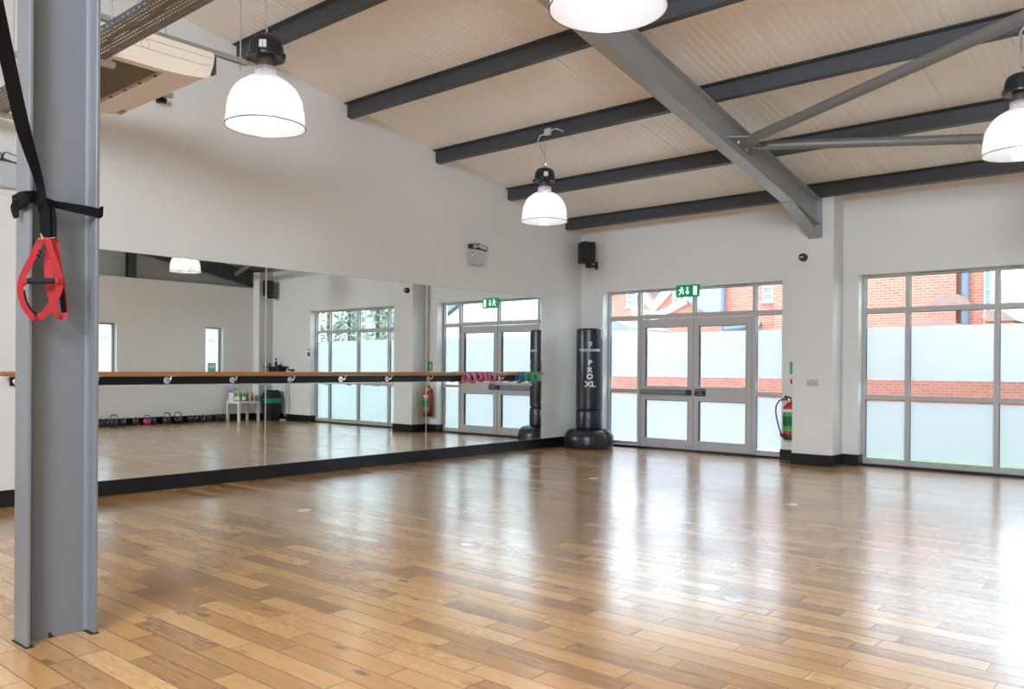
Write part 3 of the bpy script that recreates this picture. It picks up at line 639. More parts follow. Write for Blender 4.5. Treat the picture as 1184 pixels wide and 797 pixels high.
mb = MB().box(CX - .088, CX + .084, CY0 - .006, CY0 + .03, 0, .003).box(CX - .08, CX + .098, CY1 - .028, CY1 + .008, 0, .003).build('floor_cutout', M['hole'], co, smooth=False)
MB().box(CX - .1, CX + .1, 1.34, 1.67, ctop, ctop + .02).build('cap_plate', M['steel'], co, smooth=False)

# purlins
names = ['purlin nearest the door wall, on top of the rafter', 'second purlin from the door wall', 'third purlin from the door wall, carrying the middle pendant lamp', 'fourth purlin from the door wall', 'fifth purlin from the door wall, behind the left pendant lamp', 'sixth purlin from the door wall, above the left pendant lamp', 'seventh purlin from the door wall, over the cable tray', 'eighth purlin from the door wall, above the camera', 'ninth purlin, behind the camera', 'tenth purlin, above the rear windows']
PY_ = [10.70] + [10.76 - 1.49 * i for i in range(1, 10)]
for i, y in enumerate(PY_):
    if y < 0.5: continue
    z = cz(y); e = empty('steel_purlin', (WX, y, z), 'dark grey steel ' + names[i], 'beam', 'roof purlins')
    sn = -0.177; H = .155
    def q(dy, dz): return (0, y + dy, cz(y + dy) - dz)
    def bar(y0, y1, o0, o1, nm, mm):
        MB().prism([(WX, y0, cz(y0) - o0), (WX, y1, cz(y1) - o0), (WX, y1, cz(y1) - o1), (WX, y0, cz(y0) - o1)], (RX + .18 - WX, 0, 0)).build(nm, mm, e, smooth=False)
    bar(y, y + .006, .012, H, 'web', M['purlin']); bar(y - .001, y + .065, H - .004, H + .001, 'bottom_flange', M['purlin'])
    bar(y - .055, y + .001, .003, .012, 'top_flange', M['purlin']); bar(y + .061, y + .066, H - .022, H - .004, 'lip', M['purlin'])
    MB().box(WX, WX + .03, y - .004, y - .001, z - H, z - .02).build('end_cleat', M['purlin'], e, smooth=False)
    for k in (-.16, -.12, .12, .16, .55):
        MB().cyl((RXc + k * 1.0 + (.12 if k > 0 else -.12), y - .012, z - .06), (RXc + k * 1.0 + (.12 if k > 0 else -.12), y, z - .06), .011, n=8).build('bolt', M['purlin'], e)

# bracing tubes
def tube_thing(name, p0, p1, r, lab):
    p0, p1 = Vector(p0), Vector(p1); d = (p1 - p0).normalized()
    e = empty(name, p0, lab, 'brace', 'roof bracing tubes')
    MB().cyl(p0, p1, r, n=24).build('tube', M['tube'], e)
    MB().prism([p0 - d * .12 + Vector((0, 0, -.035)), p0 + d * .02 + Vector((0, 0, -.04)), p0 + d * .02 + Vector((0, 0, .04)), p0 - d * .12 + Vector((0, 0, .035))], d.cross(Vector((0, 0, 1))).normalized() * .01).build('end_plate', M['tube'], e, smooth=False)
n1 = onX(868, 159, -3.86); n1z = cz(8.35) - .35
p0 = Vector((-3.83, 8.35, cz(8.35) - .36)); p1 = Vector((1.12, 6.25, cz(6.25) - .36))
tube_thing('bracing_tube', p0, p1, .052, 'upper grey steel bracing tube rising from the rafter to the top right')
p0 = Vector((-3.74, 8.56, cz(8.56) - .36)); p1 = Vector((1.12, 10.28, cz(10.28) - .36))
tube_thing('bracing_tube', p0, p1, .050, 'lower grey steel bracing tube running level from the rafter to the right lamp')
gp = empty('gusset_plate', (-3.9, 8.45, cz(8.45) - .36), 'steel gusset plate joining both bracing tubes to the rafter', 'plate')
MB().prism([(-4.03, 8.2, cz(8.2) - .36), (-4.03, 8.75, cz(8.75) - .36), (-3.80, 8.62, cz(8.62) - .36), (-3.80, 8.3, cz(8.3) - .36)], (0, 0, .01)).build('plate', M['rafter'], gp, smooth=False)
for dx, dy in ((-3.97, 8.35), (-3.97, 8.55), (-3.88, 8.38), (-3.88, 8.54)): MB().cyl((dx, dy, cz(dy) - .385), (dx, dy, cz(dy) - .33), .013, n=8).build('bolt', M['galv'], gp)
# gable post and brace above the right wall
gpst = empty('gable_post', (RX + .12, 7.93, RT), 'slim dark steel post against the grey cladding, seen in the mirror', 'column')
MB().box(RX + .02, RX + .03, 7.85, 8.01, RT, cz(7.93) - .17).box(RX + .17, RX + .18, 7.85, 8.01, RT, cz(7.93) - .17).build('flanges', M['purlin'], gpst, smooth=False)
MB().box(RX + .03, RX + .17, 7.925, 7.935, RT, cz(7.93) - .17).build('web', M['purlin'], gpst, smooth=False)
ge = empty('gable_rafter', (RX + .1, PF, 3.2), 'dark sloping steel rafter against the gable cladding, seen in the mirror', 'beam')
MB().prism(*slab(FY, PF - .01, .17, .50, RX + .04, RX + .05)).build('web', M['purlin'], ge, smooth=False)
MB().prism(*slab(FY, PF - .01, .49, .505, RX - .03, RX + .12)).build('bottom_flange', M['purlin'], ge, smooth=False)

# ------------------------------------------------------------------ mirrors
seams = [2.715, 5.171, 7.619, 10.09]; MT = 2.352
BZ0, BZ1 = 1.062, 1.142
labs = ['nearest the grey column', 'in the middle of the run', 'beside the corner with the punch bag']
for i in range(3):
    for zi, (z0, z1, nm) in enumerate(((SK + .001, BZ0 + .0, 'lower'), (BZ1, MT, 'upper'))):
        e = empty('wall_mirror', (AX, (seams[i] + seams[i + 1]) / 2, z0), '%s mirror panel of the left wall, %s' % (nm, labs[i]), 'mirror', 'wall mirrors')
        y0, y1 = seams[i] + .003, seams[i + 1] - .003
        MB().box(AX - .006, AX, y0, y1, z0, z1).build('mirror_glass', M['mirror'], e, smooth=False)
        t = .005
        MB().box(AX - .007, AX + .0012, y0 - .002, y0 + t, z0, z1).box(AX - .007, AX + .0012, y1 - t, y1 + .002, z0, z1).box(AX - .007, AX + .0012, y0 + t, y1 - t, z1 - t - (.006 if zi == 0 else 0), z1).box(AX - .007, AX + .0012, y0 + t, y1 - t, z0, z0 + t).build('polished_edge', M['medge'], e, smooth=False)
        MB().box(WX, AX - .0072, y0 + .05, y1 - .05, z0 + .02, z1 - .02).build('backing_pad', M['skirt'], e, smooth=False)

# ------------------------------------------------------------------ ballet barre
BX, BZ = AX + .115, 1.168
ba = empty('ballet_barre', (AX, 6.2, BZ), 'long varnished wooden ballet barre on chrome brackets along the mirrors', 'barre')
MB().cyl((BX, 2.50, BZ), (BX, 9.975, BZ), .0205, n=20).build('handrail', M['wood'], ba)
MB().box(AX + .002, AX + .020, 2.61, 9.93, BZ0, BZ1, .002).build('backing_board', M['skirt'], ba)
for y in (2.66, 3.32, 4.02, 4.745, 5.465, 6.18, 6.905, 7.625, 8.33, 9.06, 9.75):
    mb = MB().cyl((AX + .020, y, 1.100), (AX + .032, y, 1.100), .034, n=20).cyl((AX + .032, y, 1.100), (AX + .040, y, 1.100), .020, n=16)
    mb.tube([(AX + .035, y, 1.100), (AX + .075, y, 1.098), (AX + .105, y, 1.105), (AX + .115, y, 1.125), (AX + .115, y, 1.147)], .008, 8)
    mb.box(BX - .018, BX + .018, y - .03, y + .03, 1.1435, 1.1485, .002)
    mb.build('bracket', M['chrome'], ba)
# bands hung over the barre
def band(y, col, wdt, drop, name, lab, cat, grp, lean=0.0, r=.024, gap=.02):
    e = empty(name, (BX, y, BZ), lab, cat, grp); pts = []
    for k in range(9): a = PI * k / 8; pts.append((BX + (r + .003) * math.cos(a), y + lean * .2, BZ + (r + .003) * math.sin(a)))
    dn = []
    for k in range(1, 7):
        t_ = k / 6; dn.append((BX - (r + .003) - gap * math.sin(t_ * PI) * .6, y + lean * (t_ * .9 + .2), BZ - drop * t_))
    bot = [(BX - r * .5, y + lean * 1.15, BZ - drop - .014), (BX + r * .5, y + lean * 1.15, BZ - drop - .014)]
    up = [(BX + (r + .003) + gap * math.sin(k / 6 * PI), y + lean * (k / 6 * .9 + .2), BZ - drop * k / 6) for k in range(6, 0, -1)]
    MB().ribbon(pts + dn + bot + up, (0, 1, 0), wdt, .004, True).build('band_loop', col, e)
    return e
pk = [('pink resistance band on the barre, furthest left of the pink ones', 8.40, .055, .11, -.03), ('pink resistance band on the barre, second from the left', 8.50, .06, .125, .02), ('pink resistance band on the barre, middle of the pink ones', 8.66, .055, .085, .03), ('pink resistance band on the barre, fourth from the left', 8.80, .05, .10, .01), ('pink resistance band on the barre, fifth from the left', 8.97, .05, .085, -.02), ('wide pink resistance band on the barre, rightmost of the pink ones', 9.02, .06, .11, .02)]
ys_ = [onX(p_, 434, BX).y for p_ in (539, 545, 552, 558, 563.5, 568)]
for (lab, _, wd_, dr, ln), yy in zip(pk, ys_): band(yy, M['pink'], wd_, dr, 'resistance_band', lab, 'exercise band', 'pink bands on the barre', ln, gap=.03)
yb_ = [onX(p_, 434, BX).y for p_ in (600, 603.5)]
band(yb_[0], M['blue'], .05, .09, 'resistance_band', 'dark blue resistance band on the barre, left of the green ones', 'exercise band', 'blue bands on the barre', -.03, gap=.01)
band(yb_[1], M['blue'], .06, .10, 'resistance_band', 'bright blue resistance band on the barre touching the green ones', 'exercise band', 'blue bands on the barre', .01, gap=.02)
gl_ = ['green resistance band on the barre, leftmost of the green ones', 'green resistance band on the barre, second from the left', 'thick green resistance band in the middle of the green bunch', 'green resistance band on the barre, right side of the bunch']
for p_, lab, dr, ln in zip((607, 610.5, 614, 617.5), gl_, (.12, .10, .13, .09), (-.05, .03, .0, .04)):
    band(onX(p_, 434, BX).y, M['green'], .045, dr, 'resistance_band', lab, 'exercise band', 'green bands on the barre', ln, gap=.025)
e = band(min(onX(622, 434, BX).y, 9.93), M['green'], .025, .09, 'resistance_band', 'narrow green band knotted at the corner end of the barre', 'exercise band', 'green bands on the barre', .01, gap=.01)

# ------------------------------------------------------------------ punch bag
bx_, by_ = -7.585, 10.705; CR = .21
bag = empty('punch_bag', (bx_, by_, 0), 'free-standing black punch bag with white lettering in the corner', 'punch bag')
MB().lathe([(.33, 0), (.365, .012), (.385, .05), (.394, .11), (.390, .17), (.372, .22), (.34, .26), (.29, .285), (.22, .297), (.0, .30)], (bx_, by_, 0), 56).build('base', M['vinyl'], bag)
for a_ in (-3.1, -2.95, -2.35, -2.2, -1.15, -1.0, -.35, -.2):
    pts = [(bx_ + r_ * math.cos(a_ + .25), by_ + r_ * math.sin(a_ + .25), z_) for r_, z_ in ((.389, .05), (.398, .11), (.395, .172), (.377, .222), (.344, .265), (.292, .291))]
    MB().ribbon(pts, (-math.sin(a_ + .25), math.cos(a_ + .25), 0), .014, .005).build('moulded_groove', M['hole'], bag)
MB().lathe([(.20, .30), (.208, .308), (CR + .002, .32), (CR + .003, .46), (CR, .580), (.204, .590), (.182, .593)], (bx_, by_, 0), 44).build('collar', M['vinyl'], bag)
MB().lathe([(.182, .604), (.203, .612), (CR - .002, .628), (CR, 1.0), (CR - .001, 1.835), (CR - .006, 1.867), (.19, 1.880), (.0, 1.883)], (bx_, by_, 0), 52).build('cylinder', M['vinyl'], bag)
for z_, r_ in ((.6, .184), (1.860, CR - .002)): MB().torus((bx_, by_, z_), r_, .0035, n=44).build('seam_piping', M['rubber'], bag)
# lettering wrapped on the cylinder, facing into the room
ang0 = math.atan2(0 - by_, 0 - bx_) + math.radians(1)
def wrap_text(txt, size, zc, squash=1.0, bold=0.0, da=0.0):
    mb = text_mb(txt, size, (0, 0, 0), (1, 0, 0), (0, 1, 0), .0008, squash, bold=bold)
    bmesh.ops.subdivide_edges(mb.bm, edges=[e_ for e_ in mb.bm.edges if e_.calc_length() > .015], cuts=3)
    for v in mb.bm.verts:
        a_ = ang0 + da + v.co.x / CR; r_ = CR + .0012 + v.co.z
        v.co = Vector((bx_ + r_ * math.cos(a_), by_ + r_ * math.sin(a_), zc + v.co.y))
    mb.build('lettering', M['print'], bag, smooth=False)
wrap_text('BODY POWER', .052, 1.535, 1.05, .002)
for ch, zc in (('P', 1.337), ('R', 1.228), ('O', 1.122)): wrap_text(ch, .112, zc, 1.05, .0045, da=.02)
wrap_text('XL', .116, 1.003, 1.2, .0045, da=.04)
def wrap_poly(poly, zc, da=0):
    mb = MB(); vs = []
    for (x_, y_) in poly:
        a_ = ang0 + da + x_ / CR
        vs.append(mb.bm.verts.new((bx_ + (CR + .002) * math.cos(a_), by_ + (CR + .002) * math.sin(a_), zc + y_)))
    mb.bm.faces.new(vs); mb.build('emblem', M['print'], bag, smooth=False)
for p_ in ([(-.035, .045), (.03, .045), (.036, .035), (-.022, .035)], [(-.022, .028), (.03, .028), (.036, .018), (-.012, .018)], [(.026, .018), (.036, .018), (.020, -.022), (.010, -.014)], [(-.012, .012), (.004, .012), (.004, -.05), (-.004, -.04)]): wrap_poly(p_, 1.625)

# ------------------------------------------------------------------ pendant lamps
R = .28
def lamp_parts(root):
    w_ = dict(parent=root, world=False)
    sh_prof = [(R, 0), (R * .995, .05), (R * .98, .11), (R * .94, .18), (R * .87, .23), (R * .785, .27), (R * .675, .302), (R * .55, .328), (R * .42, .348), (R * .29, .362)]
    inner = [(r_ - .004, z_) for r_, z_ in sh_prof[::-1]]
    MB().lathe(sh_prof + [(R * .275, .360)] + inner[1:], n=48, cap=False).build('shade', M['shade'], **w_)
    MB().torus((0, 0, .001), R + .001, .0035, n=48).build('rim', M['lampbrn'], **w_)
    mb = MB().lathe([(R * .27, .366), (R * .27, .425), (R * .25, .428), (R * .25, .366)], n=32, cap=False)
    for k in range(28): a_ = k * 2 * PI / 28; mb.cyl((R * .275 * math.cos(a_), R * .275 * math.sin(a_), .368), (R * .275 * math.cos(a_), R * .275 * math.sin(a_), .422), .0035, n=5)
    mb.build('collar', M['shade'], **w_)
    MB().lathe([(R * .245, .40), (R * .235, .45), (R * .22, .50), (R * .20, .512)], n=28).build('neck', M['lampbrn'], **w_)
    mb = MB().lathe([(R * .22, .500), (R * .40, .492), (R * .475, .488), (R * .485, .497), (R * .485, .506), (R * .44, .516), (R * .43, .56), (R * .40, .60), (R * .33, .632), (R * .22, .650), (.03, .656), (.0, .657)], n=36)
    for k in range(12): a_ = k * PI / 6; mb.ribbon([((r_) * math.cos(a_), r_ * math.sin(a_), z_) for r_, z_ in ((R * .437, .525), (R * .435, .56), (R * .405, .602), (R * .33, .636))], (-math.sin(a_), math.cos(a_), 0), .006, .004)
    mb.build('housing', M['lampblk'], **w_)
    for k in range(4):
        a_ = k * PI / 2 + .6; MB().box(R * .47 * math.cos(a_) - .012, R * .47 * math.cos(a_) + .012, R * .47 * math.sin(a_) - .012, R * .47 * math.sin(a_) + .012, .482, .520, .003).build('clip', M['lampblk'], **w_)
    a_ = math.radians(-50)
    for k, s_ in enumerate((0, .22)):
        c_, sn_ = math.cos(a_ + s_), math.sin(a_ + s_); r_ = R * .428
        MB().prism([(r_ * c_ - .012 * -sn_, r_ * sn_ - .012 * c_, .53), (r_ * c_ + .012 * -sn_, r_ * sn_ + .012 * c_, .53), (r_ * .96 * c_ + .012 * -sn_, r_ * .96 * sn_ + .012 * c_, .585), (r_ * .96 * c_ - .012 * -sn_, r_ * .96 * sn_ - .012 * c_, .585)], (.004 * c_, .004 * sn_, 0)).build('rating_sticker', M['white'], **w_)
    MB().tube([(0, 0, .655), (0, 0, .672), (.012, 0, .685), (.014, 0, .70), (0, 0, .712), (-.012, 0, .702)], .005, 8).build('hook', M['chrome'], **w_)
    MB().lathe([(.018, .36), (.024, .33), (.048, .27), (.056, .22), (.048, .17), (.02, .145), (0, .14)], n=20).build('bulb', M['bulb'], **w_)
def lamp(px_, py_, d, lab, ztop, yhook=None, first=None):
    c = dep(px_, py_, d)
    if first is None:
        root = empty('pendant_lamp', c); lamp_parts(root)
    else: root = copy_tree(first, None, ('chain', 'power_cable', 'lamp_light')); root.location = c
    tag(root, lab, 'lamp', 'high-bay pendant lamps')
    zt_ = ztop if ztop else cz(c.y) - .15
    h = zt_ - c.z; mb = MB(); n_ = int((h - .70) / .026)
    for k in range(max(n_, 1)):
        mb.torus((0, 0, .715 + k * .026), .0085, .0022, ax=(1, 0, 0) if k % 2 else (0, 1, 0), n=8, k=4, sy=1.0)
    ch = mb.build('chain', M['galv'], root, world=False); 
    MB().tube([(.006 * math.sin(k * 1.1), .006 * math.cos(k * .9), .66 + (h - .66) * k / 20) for k in range(21)], .0028, 6).build('power_cable', M['lgrey'], root, world=False)
    l = bpy.data.lights.new('lamp_light', 'POINT'); l.energy = LAMP_W; l.color = (1.0, 0.95, 0.93); l.shadow_soft_size = .06
    lo_ = bpy.data.objects.new('lamp_light', l); C.objects.link(lo_); lo_.parent = root; lo_.location = (0, 0, .10)
    return root, c
l1, c1 = lamp(307, 147, 5.92, 'pendant lamp with clear white dome at upper left, beside the air conditioner', None)
l2, c2 = lamp(629.5, 256.5, 10.05, 'smallest and furthest pendant lamp, hanging before the corner', None, first=l1)
l3, c3 = lamp(703, 10.5, 3.93, 'largest pendant lamp, cut by the top edge of the photo', None, first=l1)
l4, c4 = lamp(1180, 178, 6.72, 'pendant lamp cut by the right edge, below the bracing tubes', None, first=l1)
# conduit and junction boxes on the purlin where two of the lamps hang
for c_, py_, lab in ((c2, PY_[2], 'small junction box with looped conduit above the middle pendant lamp'), (c4, PY_[2], 'small junction box with looped conduit above the right pendant lamp')):
    z_ = cz(py_) - .10; x_ = c_.x + .14
    e = empty('junction_box', (x_, py_, z_), lab, 'junction box')
    MB().box(x_ - .045, x_ + .045, py_ - .05, py_ - .006, z_ - .04, z_ + .04, .006).build('box', M['lgrey'], e)
    MB().tube([(x_ - .04, py_ - .03, z_ - .02), (x_ - .1, py_ - .05, z_ - .03), (x_ - .14, py_ - .05, z_ - .09), (x_ - .14, c_.y, z_ - .22)], .008, 8).tube([(x_ + .04, py_ - .03, z_), (x_ + .12, py_ - .03, z_ + .02), (x_ + .22, py_ - .02, z_ - .03)], .008, 8).build('conduit', M['lgrey'], e)

# ------------------------------------------------------------------ air conditioner
ac = empty('air_conditioner', (-6.6, 2.95, 3.45), 'cream under-ceiling air conditioner with mesh grille at upper left', 'air conditioner')
AX0, AX1 = -7.35, -5.9; AY0, AY1 = 2.56, 3.29; ZB, ZT = 3.44, 3.655
def ac_sec(x): return [(x, AY0, ZB - .01), (x, AY0 + .35, ZB - .012), (x, AY0 + .50, ZB - .006), (x, AY1 - .04, ZB + .018), (x, AY1 - .005, ZB + .05), (x, AY1 + .02, ZB + .12), (x, AY1 + .03, ZT - .02), (x, AY1 + .02, ZT), (x, AY0, ZT)]
MB().prism(ac_sec(AX0 + .03), (AX1 - AX0 - .06, 0, 0)).build('body', M['cream'], ac, smooth=False)
for x_ in (AX0, AX1 - .035):
    mb = MB().prism([(x_, p_[1], p_[2] - (.006 if p_[2] < 3.5 else -.006)) for p_ in ac_sec(0)], (.035, 0, 0)); mb.build('end_panel', M['cream'], ac, smooth=False)
    xx = x_ + (.035 if x_ > -6 else 0)
    MB().tube([(xx, AY0, ZB + .10), (xx, AY1 - .1, ZB + .105), (xx, AY1, ZB + .12)], .0025, 5).tube([(xx, AY0, ZB + .17), (xx, AY1, ZB + .175)], .0025, 5).torus((xx, AY0 + .22, ZB + .13), .03, .002, ax=(1, 0, 0), n=24).build('panel_seam', M['grille'], ac)
MB().box(AX1 - .06, AX1 - .002, AY1 + .018, AY1 + .05, ZB + .06, ZT - .012, .008).build('louvre_end', M['lampbrn'], ac)
MB().box(AX0 + .12, AX1 - .10, AY0 + .03, AY0 + .345, ZB - .0145, ZB - .0125).build('grille_recess', M['hole'], ac, smooth=False)
mb = MB(); x_ = AX0 + .12
while x_ < AX1 - .1: mb.box(x_, x_ + .0015, AY0 + .03, AY0 + .345, ZB - .018, ZB - .016); x_ += .02
y_ = AY0 + .03
while y_ < AY0 + .345: mb.box(AX0 + .12, AX1 - .1, y_, y_ + .0015, ZB - .0182, ZB - .0162); y_ += .02
mb.build('grille_mesh', M['grille'], ac, smooth=False)
MB().box(AX0 + .10, AX1 - .08, AY0 + .345, AY0 + .385, ZB - .024, ZB - .010, .003).build('grille_frame', M['grille'], ac)
for k in range(5): MB().cyl((AX0 + .3 + k * .25, AY0 + .365, ZB - .03), (AX0 + .3 + k * .25, AY0 + .365, ZB - .022), .012, n=10).build('clip', M['hole'], ac)
MB().box(AX0 + .06, AX0 + .16, AY1 - .10, AY1 - .06, ZB + .002, ZB + .010).rot(math.radians(0), 'X', (0, 0, 0)).build('maker_badge', M['grille'], ac, smooth=False)
# channel rails and drop rods
def channel_rail(x_, y0, y1, z_, lab, rods):
    e = empty('channel_rail', (x_, (y0 + y1) / 2, z_), lab, 'rail', 'steel channel rails at the air conditioner')
    mb = MB().box(x_ - .02, x_ - .017, y0, y1, z_, z_ + .041).box(x_ + .017, x_ + .02, y0, y1, z_, z_ + .041).box(x_ - .017, x_ + .017, y0, y1, z_ + .038, z_ + .041)
    mb.box(x_ - .017, x_ - .010, y0, y1, z_, z_ + .003).box(x_ + .010, x_ + .017, y0, y1, z_, z_ + .003)
    mb.build('channel', M['galv'], e, smooth=False)
    for ry, z0, z1 in rods:
        MB().cyl((x_, ry, z0), (x_, ry, z1), .006, n=8).cyl((x_, ry, z_ - .012), (x_, ry, z_ - .001), .014, n=6).cyl((x_, ry, z_ + .042), (x_, ry, z_ + .054), .014, n=6).build('threaded_rod', M['galv'], e)
channel_rail(-6.0, 2.2, 3.67, 3.685, 'long channel rail above the near end of the air conditioner', [(3.60, 3.64, cz(3.6)), (2.42, 3.55, cz(2.42))])
channel_rail(-7.25, 2.2, 3.67, 3.685, 'channel rail above the wall end of the air conditioner', [(3.60, 3.67, cz(3.6)), (2.42, 3.55, cz(2.42))])
# cable tray
def thick(o):
    md = o.modifiers.new('thickness', 'SOLIDIFY'); md.thickness = .0015; md.offset = 0
TY0, TY1 = 2.25, 2.475; TZ = 3.352
ct = empty('cable_tray', (-3.5, 2.36, TZ), 'long perforated galvanised cable tray crossing the upper left corner', 'cable tray')
mb = MB(); xs = []; x = -8.06
while x < 1.42: xs += [(x, 0), (x + .014, 1)]; x += .036
ybr = [TY0 + .006]; rows = 8; pit = (TY1 - TY0 - .012) / rows
for r_ in range(rows): ybr += [TY0 + .006 + pit * r_ + pit * .36, TY0 + .006 + pit * r_ + pit * .66]
ybr.append(TY1 - .006)
grid = {}
def gv(i, j):
    if (i, j) not in grid: grid[(i, j)] = mb.bm.verts.new((xs[i][0] if i < len(xs) else 1.43, ybr[j], TZ))
    return grid[(i, j)]
for i in range(len(xs)):
    for j in range(len(ybr) - 1):
        if xs[i][1] == 1 and j % 2 == 1: continue
        mb.bm.faces.new((gv(i, j), gv(i + 1, j), gv(i + 1, j + 1), gv(i, j + 1)))
thick(mb.build('perforated_base', M['tray'], ct, smooth=False))
def flange(y_, sgn):
    mb = MB(); hz = [TZ, TZ + .016, TZ + .026, TZ + .045]; g = {}
    def v(i, j):
        if (i, j) not in g: g[(i, j)] = mb.bm.verts.new((xs[i][0] if i < len(xs) else 1.43, y_, hz[j]))
        return g[(i, j)]
    for i in range(len(xs)):
        for j in range(3):
            if j == 1 and xs[i][1] == 1 and (i // 2) % 2 == 0: continue
            mb.bm.faces.new((v(i, j), v(i + 1, j), v(i + 1, j + 1), v(i, j + 1)))
    thick(mb.build('side_flange', M['purlin'], ct, smooth=False))
flange(TY0 + .004, 1); flange(TY1 - .004, -1)
# supports under the tray with rods
for px_, py_, lab in ((127, 81, 'short channel bracket under the cable tray, right of the column'), (14, 124, 'short channel bracket under the cable tray, left of the column'), (330, -70, 'short channel bracket under the cable tray near the rafter')):
    x_ = onY(px_, py_, TY1 + .03).x
    e = empty('tray_bracket', (x_, 2.36, TZ - .04), lab, 'bracket', 'brackets under the cable tray')
    MB().box(x_ - .02, x_ + .02, TY0 - .05, TY1 + .06, TZ - .040, TZ - .037).box(x_ - .02, x_ - .017, TY0 - .05, TY1 + .06, TZ - .037, TZ - .003).box(x_ + .017, x_ + .02, TY0 - .05, TY1 + .06, TZ - .037, TZ - .003).build('channel', M['galv'], e, smooth=False)
    MB().cyl((x_, TY0 - .03, TZ - .03), (x_, TY0 - .03, cz(TY0)), .005, n=8).cyl((x_, TY1 + .04, TZ - .03), (x_, TY1 + .04, cz(TY1)), .005, n=8).build('threaded_rod', M['galv'], e)
for k, x0 in enumerate((-7.4, -6.1)):
    mb = MB(); pts = [(x0 + .6 * t_, TY0 + .10 + .02 * math.sin(t_ * 9 + k), TZ + .012) for t_ in [i / 12 * 5 for i in range(13)]]
    tag(mb.tube(pts, .008, 6).build('tray_cable', M['black']), ('black cable lying along the wall end of the cable tray', 'black cable lying along the middle of the cable tray')[k], 'cable')

# ------------------------------------------------------------------ fittings on the left wall
def emergency_light(y, z, lab, tilt=0.0):
    e = empty('emergency_light', (WX, y, z), lab, 'emergency light', 'twin-spot emergency lights')
    MB().box(WX, WX + .075, y - .15, y + .15, z - .11, z + .11, .008).build('casing', M['lgrey'], e)
    MB().box(WX + .0752, WX + .0765, y - .135, y - .10, z + .035, z + .06).build('status_panel', M['mark'], e)
    MB().lathe([(.007, 0), (.007, .004), (0, .005)], (WX + .0765, y - .118, z + .01), 10).build('green_indicator', M['exitl'], e)
    MB().cyl((WX + .04, y - .0, z + .11), (WX + .04, y - .0, z + .135), .012, n=10).build('stem', M['black'], e)
    for s_, a_ in ((-.075, .15), (.10, -.3)):
        mb = MB().box(WX + .005, WX + .085, y + s_ - .082, y + s_ + .082, z + .112, z + .185, .012).rot(a_, 'X', (WX + .04, y + s_, z + .14)).rot(-.35 if s_ > 0 else .2, 'Z', (WX + .04, y + s_, z + .14))
        h_ = mb.build('spot_head', M['black'], e)
        MB().box(WX + .083, WX + .091, y + s_ - .066, y + s_ + .066, z + .123, z + .174, .004).rot(a_, 'X', (WX + .04, y + s_, z + .14)).rot(-.35 if s_ > 0 else .2, 'Z', (WX + .04, y + s_, z + .14)).build('spot_lens', M['lgrey'], e)
    return e
emergency_light(8.55, 2.82, 'twin-spot emergency light high on the wall above the mirrors')
emergency_light(2.52, 2.90, 'twin-spot emergency light left of the grey column, partly out of frame')
def speaker(c, yaw, lab):
    e = empty('wall_speaker', c, lab, 'speaker', 'black wall speakers'); w_ = dict(parent=e, world=False)
    e.rotation_euler = (0, 0, yaw)
    MB().prism([(-.115, -.12, -.17), (.115, -.12, -.17), (.09, .09, -.17), (-.09, .09, -.17)], (0, 0, .34)).build('cabinet', M['black'], **w_)
    MB().box(-.105, .105, -.132, -.119, -.16, .16, .006).build('front_grille', M['rubber'], **w_)
    MB().box(-.03, .03, -.03, .06, -.24, -.171, .006).cyl((0, .03, -.21), (0, .15, -.21), .02, n=12).box(-.04, .04, .145, .16, -.26, -.14).build('wall_bracket', M['black'], **w_)
    return e
speaker((-7.80, 10.94, 3.125), -.55, 'black speaker high in the corner above the punch bag')
speaker((0.80, 10.93, 3.08), .45, 'black speaker in the right corner, seen in the mirror')

# exit sign
ex = empty('exit_sign', (-6.065, 11.09, 2.42), 'green lit emergency exit sign with running man, hung over the double doors', 'sign')
MB().box(-6.255, -5.875, 11.072, 11.108, 2.335, 2.515, .004).build('casing', M['exitg'], ex)
def exit_face(y_, sx):
    x0 = -6.065; mb = MB(); d = (0, .0012, 0)
    def P(pts): mb.prism([(x0 + sx * a, y_, 2.425 + b) for a, b in pts], d)
    P([(.10, -.065), (.155, -.065), (.155, .065), (.10, .065)])
    P([(-.012, .055), (.012, .055), (.012, -.01), (.036, -.01), (0, -.055), (-.036, -.01), (-.012, -.01)])
    P([(-.095 + .014 * math.cos(t_), .050 + .014 * math.sin(t_)) for t_ in [i * PI / 5 for i in range(10)]])
    P([(-.125, .028), (-.095, .034), (-.082, .005), (-.112, -.012)])
    P([(-.125, .028), (-.150, .010), (-.145, .003), (-.118, .014)])
    P([(-.095, .030), (-.078, .012), (-.058, .018), (-.060, .026), (-.078, .022)])
    P([(-.090, .004), (-.062, -.018), (-.066, -.050), (-.076, -.050), (-.075, -.024), (-.100, -.008)])
    P([(-.112, -.012), (-.100, -.008), (-.108, -.032), (-.140, -.058), (-.148, -.050), (-.122, -.028)])
    mb.build('pictogram', M['exitl'], ex, smooth=False)
exit_face(11.0705, 1); exit_face(11.1085, 1)
MB().cyl((-6.2, 11.09, 2.505), (-6.2, 11.2, 2.49), .006, n=8).cyl((-5.93, 11.09, 2.505), (-5.93, 11.2, 2.49), .006, n=8).box(-6.24, -5.89, 11.10, 11.30, 2.497, 2.505).build('mounting_bracket', M['frame'], ex)
